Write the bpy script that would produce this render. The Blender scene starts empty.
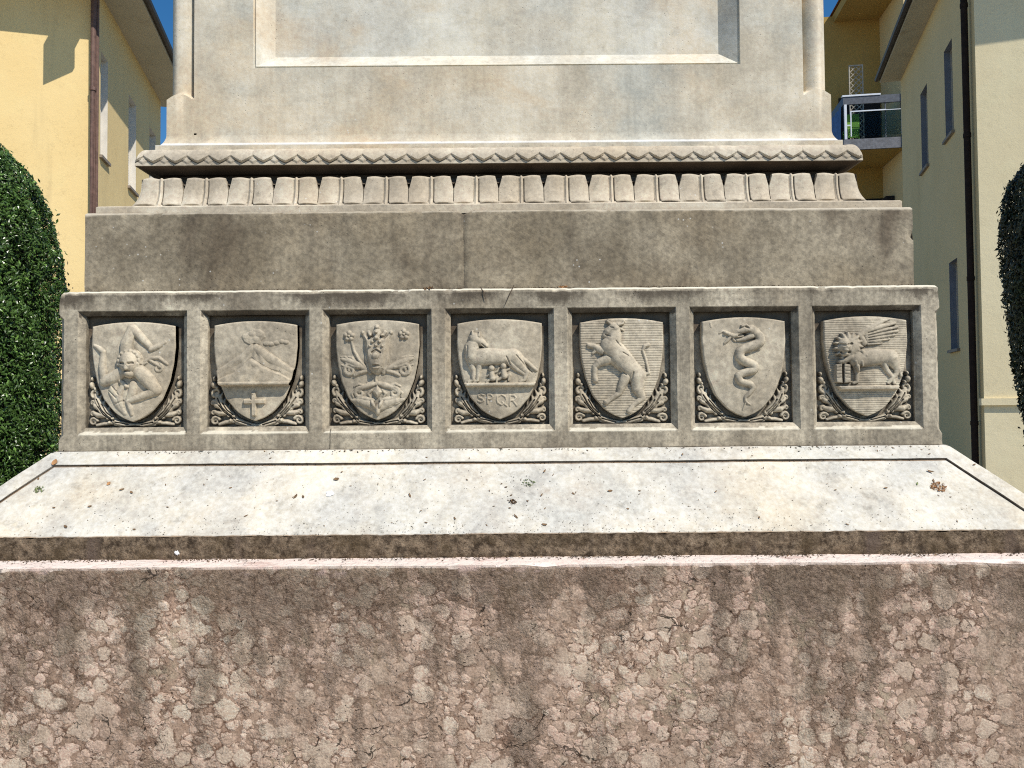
import bpy, math, random
import numpy as np
from mathutils import Vector, Matrix, noise as mn

random.seed(7)
RNG = np.random.default_rng(11)
R = math.radians
scn = bpy.context.scene
COL = scn.collection

# ------------------------------------------------------------------ camera
F = 740.0
CAMP = Vector((0.036, -2.19, 1.6))
PITCH, ROLL = R(1.6), R(-0.45)
cam = bpy.data.cameras.new('camera')
cam.sensor_width = 36.0
cam.lens = 36.0 * F / 1024
cam.clip_start, cam.clip_end = 0.05, 2000
camo = bpy.data.objects.new('camera', cam)
COL.objects.link(camo)
CM = Matrix.Translation(CAMP) @ Matrix.Rotation(R(90) + PITCH, 4, 'X') @ Matrix.Rotation(ROLL, 4, 'Z')
camo.matrix_world = CM
scn.camera = camo
CR = CM.to_3x3()


def at(px, py, y):
    """where the ray through a photo pixel meets the plane at depth y"""
    d = CR @ Vector(((px - 512) / F, (384 - py) / F, -1))
    return CAMP + d * ((y - CAMP.y) / d.y)


def zat(py, y, px=498):
    return at(px, py, y).z


# ------------------------------------------------------------------ object helpers
def tag(o, label=None, cat=None, group=None, kind=None):
    if label: o['label'] = label
    if cat: o['category'] = cat
    if group: o['group'] = group
    if kind: o['kind'] = kind
    return o


def empty(name, loc=(0, 0, 0)):
    o = bpy.data.objects.new(name, None)
    o.location = loc
    o.empty_display_size = 0.1
    COL.objects.link(o)
    return o


def obj(name, me, mat, parent=None, smooth=False):
    o = bpy.data.objects.new(name, me)
    COL.objects.link(o)
    for m in (mat if isinstance(mat, (list, tuple)) else [mat]):
        me.materials.append(m)
    if smooth:
        me.polygons.foreach_set('use_smooth', [True] * len(me.polygons))
        me.set_sharp_from_angle(angle=R(38))
    if parent:
        o.parent = parent
        o.matrix_parent_inverse = Matrix.Translation(-Vector(parent.location))
    return o


class MB:
    """collects faces with merged vertices"""

    def __init__(s):
        s.v, s.f, s.m, s.key = [], [], [], {}

    def vert(s, p):
        k = (round(p[0], 5), round(p[1], 5), round(p[2], 5))
        i = s.key.get(k)
        if i is None:
            i = s.key[k] = len(s.v)
            s.v.append((p[0], p[1], p[2]))
        return i

    def face(s, pts, m=0):
        ids = []
        for p in pts:
            i = s.vert(p)
            if i not in ids: ids.append(i)
        if len(ids) > 2:
            s.f.append(ids)
            s.m.append(m)

    def patch(s, a, b, c, d, step=None, m=0):
        a, b, c, d = map(Vector, (a, b, c, d))
        if not step:
            return s.face([a, b, c, d], m)
        nu = max(1, math.ceil(max((b - a).length, (c - d).length) / step - 1e-6))
        nv = max(1, math.ceil(max((d - a).length, (c - b).length) / step - 1e-6))
        g = [[s.vert(a.lerp(b, i / nu).lerp(d.lerp(c, i / nu), j / nv)) for i in range(nu + 1)] for j in range(nv + 1)]
        for j in range(nv):
            for i in range(nu):
                ids = []
                for q in (g[j][i], g[j][i + 1], g[j + 1][i + 1], g[j + 1][i]):
                    if q not in ids: ids.append(q)
                if len(ids) > 2:
                    s.f.append(ids)
                    s.m.append(m)

    def box(s, lo, hi, xf=None, m=0):
        x0, y0, z0 = lo
        x1, y1, z1 = hi
        P = [Vector(p) for p in ((x0, y0, z0), (x1, y0, z0), (x1, y1, z0), (x0, y1, z0), (x0, y0, z1), (x1, y0, z1), (x1, y1, z1), (x0, y1, z1))]
        if xf: P = [xf(p) for p in P]
        b = len(s.v)
        s.v += [tuple(p) for p in P]
        for q in ((0, 3, 2, 1), (4, 5, 6, 7), (0, 1, 5, 4), (1, 2, 6, 5), (2, 3, 7, 6), (3, 0, 4, 7)):
            s.f.append([b + i for i in q])
            s.m.append(m)

    def tube(s, pts, rad, n=10, m=0):
        pts = [Vector(p) for p in pts]
        if not isinstance(rad, (list, tuple)): rad = [rad] * len(pts)
        b = len(s.v)
        for k, p in enumerate(pts):
            t = (pts[min(k + 1, len(pts) - 1)] - pts[max(k - 1, 0)]).normalized()
            u = t.cross(Vector((0, 0, 1)))
            if u.length < .05: u = t.cross(Vector((1, 0, 0)))
            u.normalize()
            w = t.cross(u)
            for j in range(n):
                a = 2 * math.pi * j / n
                s.v.append(tuple(p + (u * math.cos(a) + w * math.sin(a)) * rad[k]))
        for k in range(len(pts) - 1):
            for j in range(n):
                s.f.append([b + k * n + j, b + k * n + (j + 1) % n, b + (k + 1) * n + (j + 1) % n, b + (k + 1) * n + j])
                s.m.append(m)
        s.f.append([b + j for j in range(n)][::-1]); s.m.append(m)
        s.f.append([b + (len(pts) - 1) * n + j for j in range(n)]); s.m.append(m)

    def mesh(s, name, weather=0.0, scale=9.0, wear=None):
        v = s.v
        if weather:
            v = []
            for p in s.v:
                q = Vector(p)
                d = mn.noise_vector(q * scale) * weather + mn.noise_vector(q * scale * 5.3) * weather * .45
                if wear: d = d + wear(q)
                v.append(tuple(q + d))
        me = bpy.data.meshes.new(name)
        me.from_pydata(v, [], s.f)
        me.polygons.foreach_set('material_index', s.m)
        me.update()
        return me


def grime_light(me, fn):
    """per-vertex value for dirt and painted light or shade (0 clean .. 1 black crust) read by the stone materials"""
    a = me.attributes.new('grime_light', 'FLOAT', 'POINT')
    a.data.foreach_set('value', [min(1.0, max(-1.0, fn(v.co))) for v in me.vertices])


# ------------------------------------------------------------------ material helpers
class Mat:
    def __init__(s, name):
        s.mat = bpy.data.materials.new(name)
        s.mat.use_nodes = True
        s.t = s.mat.node_tree
        s.t.nodes.clear()
        s.out = s.t.nodes.new('ShaderNodeOutputMaterial')
        s.b = s.t.nodes.new('ShaderNodeBsdfPrincipled')
        s.t.links.new(s.b.outputs[0], s.out.inputs[0])
        s.pos = s.t.nodes.new('ShaderNodeNewGeometry').outputs['Position']

    def put(s, sock, v):
        if hasattr(v, 'is_output'): s.t.links.new(v, sock)
        elif isinstance(v, (tuple, list)) and len(v) == 3 and sock.type == 'RGBA': sock.default_value = (*v, 1)
        else: sock.default_value = v

    def node(s, kind, props=None, **inp):
        n = s.t.nodes.new('ShaderNode' + kind)
        for k, v in (props or {}).items(): setattr(n, k, v)
        for k, v in inp.items():
            s.put(n.inputs[int(k[1:]) if k[0] == 'i' and k[1:].isdigit() else k.replace('_', ' ')], v)
        return n

    def vec(s, scale=(1, 1, 1), off=(0, 0, 0), src=None):
        return s.node('Mapping', None, Vector=src or s.pos, Scale=scale, Location=off).outputs[0]

    def noise(s, scale, detail=4, rough=.55, vec=None, dist=0.0, col=False):
        n = s.node('TexNoise', None, Vector=vec or s.pos, Scale=scale, Detail=detail, Roughness=rough, Distortion=dist)
        return n.outputs[1 if col else 0]

    def vor(s, scale, feature='F1', vec=None, rnd=1.0, out='Distance'):
        n = s.node('TexVoronoi', {'feature': feature}, Vector=vec or s.pos, Scale=scale, Randomness=rnd)
        return n.outputs[out]

    def ramp(s, v, lo, hi, a=0.0, b=1.0, smooth=True):
        n = s.node('MapRange', {'interpolation_type': 'SMOOTHSTEP' if smooth else 'LINEAR'}, i0=v, i1=lo, i2=hi, i3=a, i4=b)
        return n.outputs[0]

    def math(s, op, a, b=0.0, clamp=False):
        n = s.node('Math', {'operation': op, 'use_clamp': clamp}, i0=a, i1=b)
        return n.outputs[0]

    def mul(s, a, b): return s.math('MULTIPLY', a, b)
    def add(s, a, b): return s.math('ADD', a, b)

    def mix(s, f, a, b, mode='MIX'):
        n = s.node('Mix', {'data_type': 'RGBA', 'blend_type': mode})
        s.put(n.inputs[0], f); s.put(n.inputs[6], a); s.put(n.inputs[7], b)
        return n.outputs[2]

    def attr(s, name): return s.node('Attribute', {'attribute_name': name}).outputs['Fac']
    def sep(s, v): return s.node('SeparateXYZ', None, i0=v).outputs

    def bump(s, h, strength=.5, dist=.002, normal=None):
        n = s.node('Bump', None, Height=h, Strength=strength, Distance=dist)
        if normal: s.t.links.new(normal, n.inputs['Normal'])
        return n.outputs[0]

    def done(s, color, rough=.8, normal=None, spec=.3):
        s.put(s.b.inputs['Base Color'], color)
        s.put(s.b.inputs['Roughness'], rough)
        s.put(s.b.inputs['Specular IOR Level'], spec)
        if normal: s.t.links.new(normal, s.b.inputs['Normal'])
        return s.mat


def marble(name, light, dark, warm, streak=.5, tool=0.0, blotch=0.0, mott=.40, vein=.0, pit=.4, crust=(.045, .036, .026), ao=.6, speck=.25, cracks=(), seed=0.0):
    m = Mat(name)
    base = m.vec(off=(seed, seed * 1.7, seed * .6))
    c = m.mix(m.ramp(m.noise(4.5, 7, .62, base), .33, .68), dark, light)
    c = m.mix(m.mul(m.ramp(m.noise(2.3, 4, .6, m.vec(off=(3.1 + seed, 0, 5))), .45, .72), .75), c, warm)
    if vein:
        w = m.noise(2.2, 8, .68, m.vec((1, 1, 1.9), (seed, 1, 2)), .5)
        ve = m.ramp(m.math('ABSOLUTE', m.math('SUBTRACT', w, .5)), 0.0, .045, 1, 0)
        cl = m.ramp(m.noise(3.0, 6, .6, m.vec(off=(9, 2, seed))), .5, .72)
        c = m.mix(m.mul(ve, vein * .22), c, (.26, .28, .27))
        c = m.mix(m.mul(cl, vein), c, (.44, .475, .45))
        wl_ = m.noise(1.0, 6, .62, m.vec((2.4, 2.4, 4.2), (4, seed, 8)), .6)
        c = m.mix(m.mul(m.ramp(wl_, .50, .70), vein), c, (.66, .50, .32))
    # rain streaks
    st = m.noise(1.0, 5, .65, m.vec((16, 16, .9), (seed, 0, 0)))
    st2 = m.noise(1.0, 5, .65, m.vec((55, 55, 2.2), (seed, 4, 0)))
    s_ = m.add(m.ramp(st, .42, .72), m.mul(m.ramp(st2, .45, .75), .5))
    c = m.mix(m.mul(m.math('MINIMUM', s_, 1.0), streak), c, (.10, .085, .066))
    if blotch:
        bl = m.noise(1.0, 6, .66, m.vec((3.2, 3.2, 1.5), (seed * 2, 1, 6)), .4)
        c = m.mix(m.mul(m.ramp(bl, .47, .70), blotch), c, (.085, .062, .042))
        b2 = m.noise(1.0, 5, .62, m.vec((2.2, 2.2, 2.8), (seed, 11, 2)))
        c = m.mix(m.mul(m.ramp(b2, .54, .74), blotch * .5), c, tuple(min(.8, x * 1.15) for x in light))
    tl = None
    if tool:
        rot = m.node('Mapping', None, Vector=m.node('Mapping', None, Vector=m.pos, Rotation=(0, R(-33), 0)).outputs[0], Scale=(17, 17, 95)).outputs[0]
        tl = m.mix(m.ramp(m.noise(3.5, 3), .40, .62), m.noise(1.0, 4, .62, rot), m.noise(45, 4, .65))
        c = m.mix(m.mul(m.ramp(tl, .48, .70), tool * .5), c, (.085, .07, .05))
        c = m.mix(m.mul(m.ramp(tl, .34, .22), tool * .35), c, light)
    # mottling at the scale of the grain
    fine = m.noise(70, 5, .7)
    c = m.mix(speck, c, m.mix(m.ramp(fine, .3, .7), (.12, .11, .10), (.9, .88, .84)), 'OVERLAY')
    mid = m.noise(22, 5, .7, m.vec(off=(1.2, 8, seed)))
    c = m.mix(m.mul(m.ramp(mid, .54, .74), mott), c, (.12, .105, .085))
    # pits and pale specks
    pv = m.vor(75, vec=m.vec(off=(seed, 0, 0)))
    pk = m.mul(m.ramp(pv, .06, .16, 1, 0), m.ramp(m.noise(9, 3), .5, .62))
    c = m.mix(m.mul(pk, pit), c, (.03, .026, .02))
    wv = m.vor(38, vec=m.vec(off=(5 + seed, 1, 3)))
    wk = m.mul(m.ramp(wv, .05, .12, 1, 0), m.ramp(m.noise(6, 3, .5, m.vec(off=(0, 6, 1))), .55, .6))
    c = m.mix(m.mul(wk, .6), c, (.75, .74, .70))
    # crust where the attribute asks for it; negative values paint sunlit arrises paler
    g = m.attr('grime_light')
    c = m.mix(m.mul(m.ramp(m.add(g, m.mul(m.math('SUBTRACT', m.noise(25, 4, .7), .5), .5)), -.75, -.1, 1, 0), .85), c, tuple(min(.82, x * 1.3 + .10) for x in light))
    br = m.noise(30, 6, .72, m.vec((1, 1, .6)))
    gm = m.ramp(m.add(g, m.mul(m.math('SUBTRACT', br, .5), 1.1)), .3, .85)
    cr = m.mix(m.noise(48, 4, .7), crust, tuple(min(1, x * 3.0) for x in crust))
    c = m.mix(m.mul(gm, .92), c, cr)
    # dirt in the corners, with occlusion shade painted into the colour
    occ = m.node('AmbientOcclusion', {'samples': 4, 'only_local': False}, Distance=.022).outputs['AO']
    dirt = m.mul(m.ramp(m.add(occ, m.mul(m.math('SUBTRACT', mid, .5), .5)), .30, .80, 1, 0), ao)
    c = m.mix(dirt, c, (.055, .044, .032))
    X, Y, Z = m.sep(m.pos)
    for (x0, z0, z1, wdt) in cracks:
        wob = m.mul(m.math('SUBTRACT', m.noise(14, 3, .6), .5), .012)
        ln = m.ramp(m.math('ABSOLUTE', m.math('SUBTRACT', m.add(X, wob), x0)), wdt * .4, wdt, 1, 0)
        zz = m.mul(m.ramp(Z, z0, z0 + .004), m.ramp(Z, z1 - .004, z1, 1, 0))
        c = m.mix(m.mul(m.mul(ln, zz), .8), c, (.04, .034, .028))
    h = m.add(m.mul(m.noise(260, 3, .6), .35), m.add(m.mul(m.noise(45, 6, .65), .9), m.mul(pk, -.8)))
    h = m.add(h, m.mul(m.mul(gm, m.noise(120, 4, .7)), 1.6))
    if tl is not None: h = m.add(h, m.mul(tl, 1.8 * tool))
    n = m.bump(h, .55, .0022)
    return m.done(c, .82, n, .25)


M = {}
M['shaft'] = marble('marble_shaft', (.80, .72, .575), (.52, .46, .355), (.70, .56, .38), streak=.16, blotch=.20, vein=.50, pit=.25, ao=.12, speck=.16, mott=.18, seed=0)
M['panel'] = marble('marble_panel', (.80, .765, .66), (.58, .55, .475), (.68, .60, .46), streak=.12, blotch=.10, vein=.50, pit=.3, ao=.10, speck=.16, mott=.20, seed=41)
M['mould'] = marble('marble_moulding', (.68, .60, .475), (.45, .385, .295), (.56, .46, .33), streak=.10, blotch=.15, pit=.3, ao=.6, speck=.2, seed=3)
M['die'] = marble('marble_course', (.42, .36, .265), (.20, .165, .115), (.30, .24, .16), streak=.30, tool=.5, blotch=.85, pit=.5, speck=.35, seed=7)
M['frieze'] = marble('marble_frieze', (.57, .505, .39), (.31, .27, .205), (.44, .36, .255), streak=.50, blotch=.52, pit=.7, ao=.7, speck=.4, seed=11, cracks=((-.503, 1.47, 1.535, .0022), (.93, 1.74, 1.9, .0010)))
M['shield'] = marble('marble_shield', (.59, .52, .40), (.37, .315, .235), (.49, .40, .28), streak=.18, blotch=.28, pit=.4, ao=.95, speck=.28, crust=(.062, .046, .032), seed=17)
M['slope'] = marble('marble_slope', (.79, .735, .625), (.56, .54, .49), (.70, .605, .455), streak=.20, blotch=.10, vein=.18, pit=.6, ao=.6, speck=.22, crust=(.15, .10, .06), seed=23)


def pink_marble():
    m = Mat('nodular_pink_marble')
    X, Y, Z = m.sep(m.pos)

    def warp(scale, amt, src=None):
        d = m.node('VectorMath', {'operation': 'SUBTRACT'}, i0=m.noise(scale, 4, .62, vec=src, col=True), i1=(.5, .5, .5)).outputs[0]
        d = m.node('VectorMath', {'operation': 'SCALE'}, i0=d, Scale=amt).outputs[0]
        return m.node('VectorMath', {'operation': 'ADD'}, i0=src or m.pos, i1=d).outputs[0]

    w = warp(60, .016, warp(14, .040))

    def nodules(scale, off, keep, r0, r1):
        v = m.vec((1, 1, 1.12), off, src=w)
        f = m.vor(scale, vec=v)
        col = m.sep(m.vor(scale, vec=v, out='Color'))
        r = m.add(m.mul(col[2], r1 - r0), r0)
        q = m.math('SUBTRACT', r, f)                       # > 0 inside the nodule
        on = m.ramp(col[0], keep, keep + .02, 1, 0)
        body = m.mul(m.ramp(q, -.02, .05), on)
        rim = m.mul(m.mul(m.ramp(m.math('ABSOLUTE', q), .0, .085, 1, 0), on), m.ramp(m.noise(30, 3, .6), .35, .6))
        dome = m.mul(m.ramp(q, -.05, .30), on)
        return body, rim, dome, col[1]

    # the ground between the nodules: brown to rose, grainy
    grain = m.noise(170, 4, .7)
    patch = m.ramp(m.noise(1.0, 4, .6, m.vec((5, 5, 2.2), (2, 2, 9))), .50, .66)
    gnd = m.mix(m.ramp(m.noise(16, 6, .68), .36, .66), (.30, .21, .16), (.47, .355, .28))
    gnd = m.mix(m.mul(m.ramp(m.noise(5.5, 4, .6), .5, .68), .5), gnd, (.36, .225, .17))
    gnd = m.mix(m.mul(m.ramp(m.noise(8, 5, .65, m.vec(off=(4, 4, 4))), .5, .66), .6), gnd, (.47, .41, .31))
    c, dome = gnd, None
    for scale, off, keep, r0, r1, ca, cb in (
        (58, (9, 2, 3), .85, .36, .66, (.47, .345, .275), (.70, .54, .45)),
        (31, (2, 5, 1), .85, .40, .70, (.46, .34, .27), (.72, .56, .47)),
        (20, (0, 0, 7), .42, .38, .68, (.50, .405, .325), (.70, .58, .485)),
    ):
        body, rim, dm, tone = nodules(scale, off, keep, r0, r1)
        cn = m.mix(tone, ca, cb)
        cn = m.mix(m.mul(m.ramp(m.noise(38, 5, .7), .45, .68), .5), cn, (.44, .335, .26))
        vis = m.math('SUBTRACT', 1.0, m.mul(patch, .5))
        c = m.mix(m.mul(m.mul(body, .92), vis), c, cn)
        c = m.mix(m.mul(m.mul(rim, .92), vis), c, (.15, .088, .060))
        dome = dm if dome is None else m.math('MAXIMUM', dome, m.mul(dm, 1.0))
    c = m.mix(.55, c, m.mix(m.ramp(m.noise(2.4, 4, .6), .35, .66), (.42, .41, .39), (.66, .64, .61)), 'OVERLAY')
    c = m.mix(m.mul(patch, .5), c, m.mix(m.ramp(m.noise(75, 5, .75), .38, .64), (.20, .135, .095), (.50, .39, .31)))
    c = m.mix(.38, c, m.mix(m.ramp(grain, .3, .7), (.16, .15, .14), (.86, .84, .82)), 'OVERLAY')
    c = m.mix(1.0, c, (1.0, .965, .92), 'MULTIPLY')
    spk = m.mul(m.ramp(m.noise(130, 3, .6, m.vec(off=(3, 3, 8))), .62, .70), m.ramp(m.noise(7, 4, .6, m.vec(off=(8, 1, 3))), .42, .62))
    c = m.mix(m.mul(spk, .75), c, (.07, .045, .032))
    # open cracks
    ck = m.ramp(m.add(m.vor(15, 'DISTANCE_TO_EDGE', m.vec((1, 1, 1.8), (1, 5, 2), src=w)), m.mul(m.math('SUBTRACT', m.noise(28, 4, .7), .45), .22)), .0, .022, 1, 0)
    ck = m.mul(ck, m.ramp(m.noise(5, 3, .5, m.vec(off=(4, 0, 1))), .53, .64))
    pt = m.mul(m.ramp(m.vor(85, vec=w), .10, .20, 1, 0), m.ramp(m.noise(10, 4, .6, m.vec(off=(1, 9, 2))), .52, .62))
    ck = m.math('MAXIMUM', ck, pt)
    # algae and soot washed down from the ledge
    run = m.add(m.mul(m.noise(1.0, 4, .55, m.vec((8.5, 8.5, 1.3), src=w)), .74), m.mul(m.noise(1.0, 3, .5, m.vec((24, 24, 5), (5, 0, 0), src=w)), .36))
    dep = m.ramp(Z, .55, 1.20, 0.0, 1.0, smooth=False)
    top = m.ramp(Z, 1.05, 1.185)
    amt = m.add(m.add(m.mul(dep, .46), m.mul(top, .36)), m.mul(m.math('SUBTRACT', run, .565), 3.5))
    amt = m.add(amt, m.mul(m.math('SUBTRACT', m.noise(22, 7, .78), .5), 2.0))
    soil = m.ramp(amt, .14, .95)
    moss = m.mix(m.ramp(m.noise(6, 4), .4, .62), (.092, .060, .040), (.125, .088, .050))
    moss = m.mix(m.ramp(m.noise(95, 5, .78), .40, .66), moss, (.36, .26, .185))
    moss = m.mix(m.ramp(m.noise(60, 5, .75, m.vec(off=(2, 8, 8))), .54, .68), moss, (.045, .030, .020))
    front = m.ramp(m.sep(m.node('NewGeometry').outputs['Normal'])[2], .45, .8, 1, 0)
    c = m.mix(m.mul(m.mul(soil, .66), front), c, moss)
    c = m.mix(m.mul(ck, .85), c, (.025, .019, .013))
    # the washed upper ledge is nearly white
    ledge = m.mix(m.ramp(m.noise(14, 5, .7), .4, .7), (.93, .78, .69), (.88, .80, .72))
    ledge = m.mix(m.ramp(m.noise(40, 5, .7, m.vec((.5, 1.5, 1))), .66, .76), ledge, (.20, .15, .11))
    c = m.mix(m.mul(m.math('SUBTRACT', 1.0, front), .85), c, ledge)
    chip = m.mul(m.ramp(Z, 1.165, 1.195), m.ramp(m.noise(7, 4, .6, m.vec((1, 1, 2), (8, 8, 1))), .58, .66))
    c = m.mix(m.mul(chip, .8), c, (.66, .48, .41))
    h = m.add(m.mul(dome, .42), m.add(m.mul(grain, .35), m.mul(m.noise(34, 6, .72), .7)))
    h = m.add(h, m.mul(ck, -2.4))
    h = m.add(h, m.mul(m.mul(m.mul(soil, front), m.noise(75, 5, .78)), 4.6))
    return m.done(c, .86, m.bump(h, .8, .0045), .2)


M['pink'] = pink_marble()


def crust_mat():
    m = Mat('mossy_crust')
    c = m.mix(m.ramp(m.noise(40, 6, .75), .35, .68), (.070, .050, .034), (.38, .285, .195))
    c = m.mix(m.mul(m.ramp(m.noise(9, 5, .65), .45, .65), .6), c, (.13, .092, .052))
    c = m.mix(m.ramp(m.noise(1.0, 4, .6, m.vec((14, 14, 2))), .56, .72), c, (.17, .125, .095))
    h = m.add(m.noise(60, 6, .75), m.mul(m.noise(190, 4, .7), .6))
    return m.done(c, .95, m.bump(h, 1.0, .012), .1)


M['crust'] = crust_mat()


def stucco(name, c0, c1, stain=(.34, .26, .15), amt=.4):
    m = Mat(name)
    c = m.mix(m.ramp(m.noise(.55, 6, .6), .35, .68), c0, c1)
    st = m.noise(1.0, 5, .6, m.vec((2.2, 2.2, .22)))
    c = m.mix(m.mul(m.ramp(st, .55, .8), amt), c, stain)
    sp = m.mul(m.ramp(m.noise(3.4, 6, .7), .64, .72), .35)
    c = m.mix(sp, c, tuple(x * .62 for x in c0))
    pa = m.ramp(m.noise(1.1, 3, .5, m.vec(off=(5, 2, 3))), .585, .60)
    c = m.mix(m.mul(pa, .10), c, tuple(min(.9, x * 1.15) for x in c1))
    cr = m.ramp(m.math('ABSOLUTE', m.math('SUBTRACT', m.noise(.9, 7, .7, m.vec(off=(2, 7, 1))), .5)), .0, .004, 1, 0)
    c = m.mix(m.mul(cr, .35), c, tuple(x * .45 for x in c0))
    h = m.add(m.noise(60, 4, .6), m.mul(m.noise(7, 4, .6), 2.0))
    return m.done(c, .92, m.bump(h, .35, .006), .15)


M['yellow'] = stucco('yellow_stucco', (.84, .62, .29), (.87, .66, .325))
M['side_yellow'] = stucco('pale_yellow_stucco', (.76, .58, .29), (.79, .62, .32), amt=.15)
M['cream'] = stucco('cream_stucco', (.82, .70, .45), (.85, .74, .49), amt=.18)
M['cream_shaded'] = stucco('shaded_cream_stucco', (.68, .54, .29), (.72, .575, .32), amt=.2)  # cream darkened to paint in the shade of the flank
M['ochre'] = stucco('ochre_stucco', (.42, .285, .09), (.47, .325, .11), amt=.3)
M['soffit'] = stucco('soffit_plaster', (.50, .46, .36), (.56, .51, .40), (.2, .14, .08), .5)
M['trim'] = stucco('grey_trim_plaster', (.44, .41, .34), (.52, .48, .40), (.2, .17, .13), .4)


def simple(name, c, rough=.6, metal=0.0, var=.25, scale=12, spec=.4):
    m = Mat(name)
    k = m.mix(m.ramp(m.noise(scale, 5, .6), .3, .7), tuple(x * (1 - var) for x in c), tuple(min(1, x * (1 + var)) for x in c))
    m.b.inputs['Metallic'].default_value = metal
    return m.done(k, rough, None, spec)


M['soot'] = simple('black_crust_shade', (.075, .057, .043), .95, spec=.05)  # black crust, its tone also painting in the shade of the gap
M['pipe_brown'] = simple('brown_painted_pipe', (.15, .085, .065), .6)
M['pipe_dark'] = simple('dark_painted_pipe', (.028, .019, .015), .8, spec=.1)
M['gutter'] = simple('dark_gutter', (.05, .04, .035), .5)
M['shutter_white'] = simple('white_shutter', (.66, .62, .55), .6, scale=4, var=.08)
M['shutter_grey'] = simple('grey_shutter', (.20, .215, .245), .6, scale=4, var=.12)
M['sill'] = simple('stone_sill', (.24, .20, .16), .7)
M['roof'] = simple('terracotta_tiles', (.30, .13, .07), .85)
M['rail_grey'] = simple('blue_grey_steel', (.085, .095, .115), .5)
M['slab_grey'] = simple('grey_slab', (.16, .165, .18), .8)
M['white_metal'] = simple('white_painted_metal', (.70, .74, .80), .45, var=.06)
M['blue_cloth'] = simple('blue_cloth', (.055, .14, .32), .8)
M['green_plastic'] = simple('green_plastic', (.17, .34, .03), .5, var=.08)
M['lattice'] = simple('weathered_lattice', (.42, .38, .31), .8)
M['dark_room'] = simple('dark_interior', (.012, .011, .012), .7)
M['ground'] = simple('gravel_ground', (.22, .20, .16), .95, scale=30)


def glass_mat():
    m = Mat('tinted_glass')
    m.b.inputs['Transmission Weight'].default_value = 1.0
    m.b.inputs['IOR'].default_value = 1.12
    return m.done((.50, .62, .62), .02, None, .3)


M['glass'] = glass_mat()


def leaf_mat(name, a, b, rough=.38):
    m = Mat(name)
    r = m.node('NewGeometry').outputs['Random Per Island']
    c = m.mix(r, a, b)
    c = m.mix(m.mul(m.ramp(m.noise(3.5, 4), .4, .66), .5), c, tuple(x * .45 for x in a))
    c = m.mix(m.ramp(r, .93, .97), c, tuple(min(.8, x * 1.9) for x in b))
    return m.done(c, rough, None, .5)


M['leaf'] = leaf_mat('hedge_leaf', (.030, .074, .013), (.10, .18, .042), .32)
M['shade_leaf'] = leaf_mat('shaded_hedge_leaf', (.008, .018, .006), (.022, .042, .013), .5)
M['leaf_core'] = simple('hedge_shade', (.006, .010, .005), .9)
M['bark'] = simple('bark', (.09, .065, .045), .9)
M['dry'] = leaf_mat('dry_leaf', (.10, .055, .025), (.30, .18, .085), .8)
M['orange'] = leaf_mat('orange_leaf', (.42, .20, .075), (.55, .30, .13), .8)
M['greenish'] = leaf_mat('green_moss', (.16, .22, .08), (.30, .33, .14), .9)
M['litter'] = leaf_mat('leaf_litter', (.05, .035, .022), (.22, .15, .085), .9)
M['dropping'] = simple('white_dropping', (.80, .80, .80), .8, var=.1)

# ------------------------------------------------------------------ monument dimensions (metres)
HW = 1.3060                                      # half width of the shield frieze; its face is y = 0
HD, RD = 1.2590, .047                             # plain course above it
ZF0, ZF1 = 1.4725, zat(290.5, 0)                 # frieze bottom and top
ZD1 = zat(210, RD)


def Y(hw): return HW - hw                        # front plane of a square tier of that half width


mon = empty('monument', (0, 1.3, 0))
tag(mon, 'grey marble monument pedestal carved with seven coats of arms, on a pink stone plinth', 'monument')


def ring(mb, prof, step=None, steps=None, front=True, m=0):
    """sweeps (half width, z) points round the square plan of the monument"""
    C = HW
    for (h0, z0), (h1, z1) in zip(prof[:-1], prof[1:]):
        for k in range(0 if front else 1, 4):
            c, s = ((1, 0), (0, 1), (-1, 0), (0, -1))[k]
            def q(x, y, z): return (x * c - y * s, C + x * s + y * c, z)
            mb.patch(q(-h0, -h0, z0), q(h0, -h0, z0), q(h1, -h1, z1), q(-h1, -h1, z1), step if k == 0 else (step * 4 if step else None), m)


# ---- pink plinth
ZP1 = 1.1985
HP = 1.635
mb = MB()


def plinth_wear(q):
    d = Vector((0, 0, 0))
    if q.z > 1.14 and q.y < -.2:
        k = max(0.0, 1 - abs(q.z - ZP1) / .035) * max(0.0, 1 - abs(q.y + .3365) / .03)
        n = mn.noise(Vector((q.x * 7, 0, q.z * 14))) + .5 * mn.noise(Vector((q.x * 31, 3, q.z * 30)))
        d += Vector((0, 1, -1)) * (.012 * k * max(0.0, n - .38))
        xx = abs(q.x - 1.30)
        if xx < .16: d += Vector((0, .9, -1.1)) * (.017 * k * (1 - xx / .16))
        xx = abs(q.x - .115)
        if xx < .06: d += Vector((0, 1.0, -1.1)) * (.012 * k * (1 - xx / .06))
    return d


ring(mb, [(HP, 0), (HP, .6)], .05)
ring(mb, [(HP, .6), (HP, ZP1 - .008), (HP - .006, ZP1), (1.50, ZP1)], .009)
me = mb.mesh('plinth', .0016, 10, plinth_wear)
obj('plinth', me, M['pink'], mon, True)

# ---- sloped white base with a sunk line, standing on its mossy edge
T0, T1 = .010, .2262
S0, S1 = Vector((0, -T0, 1.4716)), Vector((0, -T1, 1.2582))
SL = (S1 - S0).length
SD = (S1 - S0) / SL
SN = Vector((0, SD.z, -SD.y)).normalized()
if SN.z < 0: SN = -SN
KX = (T1 - T0) / SL
X0 = HW + T0


def sp(x, s, d=0.0): return S0 + SD * s + SN * d + Vector((x, 0, 0))


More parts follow.
